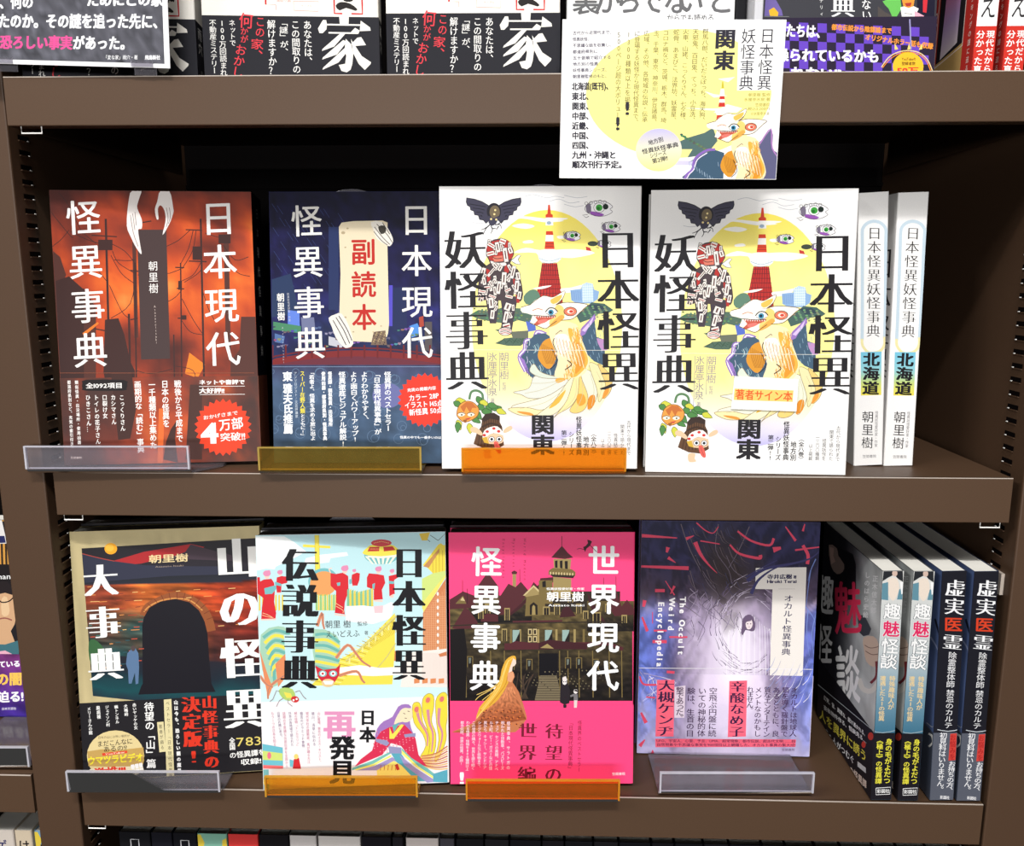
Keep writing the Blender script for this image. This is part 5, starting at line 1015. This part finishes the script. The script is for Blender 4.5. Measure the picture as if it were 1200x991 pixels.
# two red spine-out books
QR=[(1170.2,-273.3),(1197.1,-273.8),(1161.7,89.2),(1136.4,89.4)]
def redbook(b):
    A=front(b,[(0,0),(128,0),(128,188),(0,188)]); A.field(2,2,lambda a,b_:(196,52,46)); A.org(0,0,1)
    A.p((40,36,40),'74,100 112,96 112,168 74,172'); A.grid(PT('86,60 104,60 104,160 80,166'),6,14,lambda a,b_:ramp(b_,(0,(216,60,50)),(.5,(220,110,150)),(.8,(190,160,210)),(1,(236,220,226)))); A.p((196,160,100),'60,170 112,162 112,187 60,187'); A.l((240,220,210),1,'72,170 112,164 112,100 72,106 72,170',0)
    A.t('現代だから',66,130,66,182,10,(246,236,232),'b'); A.t('分かった真実',52,135,52,184,10,(246,236,232),'b'); A.t('パラソフトバンキングの謎に迫る',121,100,121,184,4,(240,220,210),'r')

    A=Art(b['mb'],[(0,0),(14.5,0),(14.5,188),(0,188)],(b['T'],b['H']),spine_put(b['W'],2e-5))
    A.p((206,54,44),'.2,.5 14.3,.5 14.3,187.5 .2,187.5'); A.p((248,248,248),'.6,1 14,1 14,156 .6,156'); A.t('言い伝え',7.4,60,7.4,154,11.5,(50,48,50),'n',sy=20)
    A.t('分かった真実',4,158.5,3.8,192,6,(252,246,244),'b',sy=5.4); A.t('現代だから',10.6,158.5,10.5,186,5.6,(252,246,244),'b',sy=5.2)
    done(b)
redbook(book('red and white spine-out book whose red front cover shows on its left',.6722,.0040,zA(.67),0,0,.128,.188,.0145,'red spine-out books on the top shelf','spine',cover=(196,52,46)))
redbook(book('red and white spine-out book at the right edge of the top shelf',.6925,.0040,zA(.69),0,0,.128,.188,.0145,'red spine-out books on the top shelf','spine',cover=(196,52,46)))

# ---- black sign with white border, clipped to the shelf edge
sg=empty('promotional_sign',(.126-.1817,-.0175,.2866+.0062),'dark grey promotional sign with white border and pink words, clipped to the top shelf','sign',None,(0,.034,0))
mb=MB(); mb.box(0,.182,0,.0008,0,.128,M_MATTE,tuple(s2l((244,244,246))*ALB))
A=Art(mb,[(-129,-156),(183,-140),(197,79),(-115,63)],(.182,.128),lambda u,v,d:(u,-d,v),M_MATTE); A.o=(0,0,5)
A.lv+=1; A.grid(PT('-560,-740 890,-660 952,370 -530,292'),60,30,lambda a,b_:tuple(x*(1+.35*fbm(a*26,b_*20,3)+.2*fbm(a*70,b_*60,1)) for x in (86,86,94)))
W_=(246,246,248); A.h('なのために、何の',-360,4,180,14,76,W_,'B'); A.h('ためにこの家',490,10,940,22,80,W_,'B'); A.h('たのか。その謎を追った先に、',-30,110,950,140,84,W_,'B'); A.h('恐ろしい事実',-20,225,408,240,80,(232,84,150),'B'); A.h('があった。',410,240,760,252,80,W_,'B'); A.h('「変な家」雨穴・著',592,325,794,330,26,W_,'r'); A.h('飛鳥新社',836,332,926,334,26,W_,'B')
mb.build('panel',sg)
for cx in (.066,.163):
    c=MB(); P=[(.0040,-.0040),(.0052,-.0040),(.0052,.001),(.0018,.004),(-.0010,.004),(-.0010,.0005),(-.0002,.0005),(-.0002,.0032),(.0016,.0030),(.0040,.0005)]
    c.prism(P,'x',cx-.0075,cx+.0075,ACR['clear'][0],capmat=ACR['clear'][1]); c.build('clip',sg)

# ---- yellow and white card on the lip of the top shelf
cd=empty('promotional_card',(.3910,-.0135,.2140),'white and yellow promotional card with beast and lattice tower, hung on the top shelf lip','card',None,(0,.012,0))
mb=MB(); mb.box(0,.1480,0,.0005,0,.1020,M_MATTE,tuple(s2l((250,249,248))*ALB))
A=Art(mb,[(660,20),(915,27),(912,207),(655,206)],(.148,.102),lambda u,v,d:(u,-d,v),M_MATTE); A.o=(655,20,5.216); YL=(250,240,150)

A.e(YL,730,458,560,385,n=60)
A.grid(PT('420,858 1010,862 1010,890 420,884'),6,2,lambda a,b_:lerp((238,232,244),(196,190,232),a))
A.o=(780,20,5.214); A.p((250,250,248),'430,70 650,70 660,440 435,440'); 
for p in ('320,370 420,360 380,390','240,440 300,460 380,470 300,480','120,540 300,545 420,540 330,560','380,520 470,545 440,570 300,570'): A.p((250,249,240),p,1)
A.p((206,190,60),'345,385 352,385 358,425 342,425'); R1=(206,60,50)
for y0,y1,c in ((430,470,(246,244,240)),(472,490,R1),(490,510,(246,244,240)),(510,535,R1)): A.p(c,[(338-(y0-430)*.08,y0),(358+(y0-430)*.08,y0),(360+(y1-430)*.08,y1),(336-(y1-430)*.08,y1)])
A.p((248,248,246),'310,560 350,545 385,560 385,580 320,585',1); A.p(R1,'320,585 370,585 376,640 316,640')
A.p((84,110,108),'60,760 150,720 250,690 300,660 330,740 260,830 160,870 220,830 150,840 180,790 100,790',0)
for i in range(24): A.e((60+(i*17)%60,90+(i*11)%50,90),110+(i*53)%190,700+(i*31)%110,9,6)
A.o=(847.4,134,7.656); A.p((66,92,114),'-150,330 -60,290 30,320 30,610 -330,610 -340,540 -260,470 -230,380'); A.l((140,104,186),22,'-330,600 -300,520 -250,470 -225,370 -130,300 -50,290',4); A.l((240,226,250),9,'-310,600 -280,520 -235,470 -205,380 -120,320',4); A.p((96,96,130),'310,250 380,180 430,110 450,160 450,290 520,320 560,420 540,600 300,600',0); A.l((180,130,190),12,'340,240 430,110 450,280 540,400')
for i in range(16): A.l((150,170,190),4,[(-280+(i*47)%260,400+(i*31)%170),(-272+(i*47)%260,440+(i*31)%170)],0)
beast(A)
A.o=(655,20,5.216)

P=[];C=[]
for r in (0,1):
    for i in range(36): a=i*math.pi/18; y=math.sin(a)*r; P.append((625+142*r*math.cos(a),795+132*y)); C.append(ramp((y+1)/2,(0,(196,190,230)),(.5,(236,232,200)),(1,(250,240,150))))
A.emit(np.array(P),[(i,(i+1)%36,36+(i+1)%36,36+i) for i in range(36)],C)
K=(52,50,60)
for tx,x0,y0,x1,y1 in (('地方別',560,752,652,726),('怪異妖怪事典',522,806,745,760),('シリーズ',570,832,672,808),('第2弾!!',585,865,682,842)): A.h(tx,x0,y0,x1,y1,34,K,'b')
for i,(tx,L) in enumerate((('古代から近現代まで、',252),('怪異妖怪、',115),('不思議な話を収集し、',252),('都道府県別に',155),('五十音順で紹介する',238),('地方別の怪異',158),('妖怪事典シリーズ、',225),('朝里樹監修のもと、',225))): A.h(tx,88,83+i*37,88+L,83+i*37,24,(76,70,90),'b')
for i,(tx,L) in enumerate((('北海道(既刊)、',250),('東北、',132),('関東、',132),('中部、',132),('近畿、',132),('中国、',132),('四国、',132),('九州・沖縄と',280),('順次刊行予定。',345))): A.h(tx,82,402+i*60.4,82+L,402+i*60.4,50,K,'B')
GYC=(120,112,70)
for tx,x,y0,y1 in (('500ページ超の大ボリューム!',372,78,680),('1300種類以上を掲載!',432,78,595),('に登場する妖怪から現代怪異まで、',484,78,640),('広域、その他、各地域の伝説・伝承',540,78,625),('玉、千葉、東京、神奈川、伊豆諸島、',598,78,640),('コロナ禍など、茨城、栃木、群馬、埼',655,78,630)): A.t(tx,x,y0,x-4,y1,36,GYC,'r')
A.t('!',370,565,370,690,110,K,'B',sy=110); A.t('!',428,470,428,600,110,K,'B',sy=110)
A.o=(780,20,5.214)
for tx,x,y0,y1 in (('蛇骨、あまびこ、法界坊、妖霊星、',66,75,630),('火車、山姥、こっくりさん、七夕様、',122,75,630),('天邪鬼、百目鬼、てっち、小豆洗、',180,75,630),('群馬八郎、だいだらぼっち、海天狗、',238,75,630)): A.t(tx,x,y0,x-6,y1,38,GYC,'r')
A.t('関東',356,75,352,325,124,K,'B',sy=118); A.t('日本怪異',600,80,592,440,88,K,'n',sy=92); A.t('妖怪事典',492,80,486,440,88,K,'n',sy=92)
for tx,x0,x1,y in (('朝里樹 監修',502,632,466),('氷厘亭氷泉 著',478,632,494),('笠間書院',545,632,526),('税込2,200円',502,632,549),('©氷厘亭氷泉',522,632,578)): A.h(tx,x0,y,x1,y,22,(160,146,70),'r')
mb.build('printed_card',cd)
c=MB(); c.prism([(.0005,.030),(.0015,.030),(.0015,.0705),(.0045,.0705),(.0045,.0718),(.0005,.0718)],'x',.060,.088,ACR['clear'][0]); c.build('clip',cd)

# ================================================================ neighbouring left bay and bottom row
b=book('book with a bespectacled face and purple band, in the neighbouring left bay',-.1700,.0860,-.2560,0,.05,.1280,.188,.02,cover=(36,34,38))
QL=[(-78.6,608.2),(84.1,609.6),(100.4,841),(-57.2,838.4)]
A=front(b,QL); A.o=(0,560,4.95); A.p((206,150,70),'-300,-100 60,-100 60,250 -300,250'); A.p((220,216,214),'-100,240 10,240 30,330 40,400 -100,400',0); A.p((206,150,70),'-100,170 14,170 16,230 -100,235'); A.p((40,44,90),'-100,335 26,335 34,375 -100,380',0)
for i in range(6): A.p((206,150,70) if i%2 else (50,40,34),[(-20+i*12,380),(-8+i*12,380),(-4+i*12,510),(-16+i*12,510)])
A.p((34,30,32),'-300,500 70,500 80,620 -300,640'); A.h('Furuhan',-110,572,62,568,44,(240,240,240),'r')
A.p((206,164,126),'-60,640 20,630 80,640 96,760 84,850 40,910 -10,930 -60,900',2); A.p((40,34,36),'-80,600 40,600 84,640 80,680 30,665 -40,680',1); A.p((224,190,150),'10,700 40,690 56,770 40,800 10,790',2); A.l((36,30,32),7,'-10,700 10,720 50,715 80,690'); A.l((150,90,80),8,'-10,818 30,812 70,824'); A.p((206,164,126),'-20,880 60,880 90,960 -20,970',1); A.p((66,110,120),'-100,960 30,965 110,940 110,1100 -100,1100',1); A.p((226,170,190),'-40,1010 30,1000 70,1020 -40,1050',1)
B=band(b,.0612,(84,40,110)); A=bandfront(b,QL); A.field(20,10,lambda a,b_:tuple(x*(1+.4*fbm(a*5,b_*12,3)) for x in lerp((122,54,116),(64,44,140),(b_-.67)*3)),b0=.675,b1=1); A.o=(0,750,6.2); A.h('知られている',-170,180,150,168,52,(246,244,250),'B'); A.h('都市の闇',-220,285,162,278,100,(244,196,90),'B'); A.h('に迫る!',-100,415,172,405,86,(250,248,250),'B'); A.h('日本文芸社',12,497,120,494,20,(230,226,236),'b')
done(b)
GB='spines in the shadowed bottom row'
def low(label,x0,x1,c,tx=None,tc=(230,230,230),y=.020,H=.1915,group=GB,z=ZD):
    b=book(label,x0,y,z+.0003,0,0,.128,H,x1-x0-.0006,group,'spine',cover=c,spine_c=c); T=b['T']*1000
    A=Art(b['mb'],[(0,0),(T,0),(T,H*1000),(0,H*1000)],(b['T'],H),spine_put(b['W'],2e-5))
    if tx=='box': A.l(tc,.8,[(T/2-3.5,7),(T/2+3.5,7),(T/2+3.5,24),(T/2-3.5,24)],0,closed=True)
    elif tx=='art': A.p((222,196,70),[(0,1),(3,1),(6,9),(2,20),(0,20)]); A.p((222,196,70),[(T,4),(T-4,6),(T-5,20),(T,22)]); A.t('鬼話',T/2,10,T/2,40,10,(40,40,44),'b')
    elif tx: A.t(tx,T/2,9,T/2,9+len(tx)*11,10,tc,'b')
    done(b)
for lb,x0,x1,c,tx,tc in (('black spine with a white box, leftmost in the bottom row',.0170,.0450,(24,24,28),'box',(200,200,204)),('plain black spine between two boxed black spines in the bottom row',.0452,.0640,(26,26,34),None,None),('black spine with a white box beside the green and yellow spine',.0642,.0855,(22,22,28),'box',(200,200,204)),('green and yellow spine in the bottom row',.0858,.1120,(128,180,160),'art',None),('bright red spine in the bottom row',.1124,.1390,(214,62,60),None,None),('black spine between the red and pale grey spines, bottom row',.1393,.1655,(24,22,26),None,None),('narrow pale grey spine in the bottom row',.1658,.1895,(206,200,198),None,None),('wide pale grey spine in the bottom row',.1905,.2275,(210,204,200),None,None),('black spine with red letters in the bottom row',.2280,.2540,(26,24,30),'山川',(206,60,50)),('thin dark spine beside the pinkish pale spine, bottom row',.2543,.2640,(34,32,38),None,None),('pale spine with faint pink marks in the bottom row',.2660,.2945,(206,196,192),'花',(206,160,150)),('glossy charcoal spine right of the pinkish pale spine',.2950,.3080,(70,68,76),None,None)): low(lb,x0,x1,c,tx,tc)
x=.3090; k=0
while x<.722:
    w=(.024,.021,.027,.019)[k%4]; low('dark spine among the row of near-black books at bottom right',x,min(x+w,.7325),((26,26,30),(34,33,37),(24,24,30),(30,28,33))[k%4],group='near-black books in the bottom row'); x+=w+.0004; k+=1
for lb,x0,x1,c,tx,tc in (('white spine with blue letters at the bottom of the left bay',-.0990,-.0752,(206,196,186),'ゲン',(40,44,96)),('cream spine with black letters at the bottom of the left bay',-.0748,-.0592,(206,190,166),'けり',(30,26,28)),('blue and yellow spine beside the upright in the left bay',-.0572,-.0405,(120,160,186),'art',None)): low(lb,x0,x1,c,tx,tc,group='spines at the bottom of the left bay',z=-.5148,H=.1905)
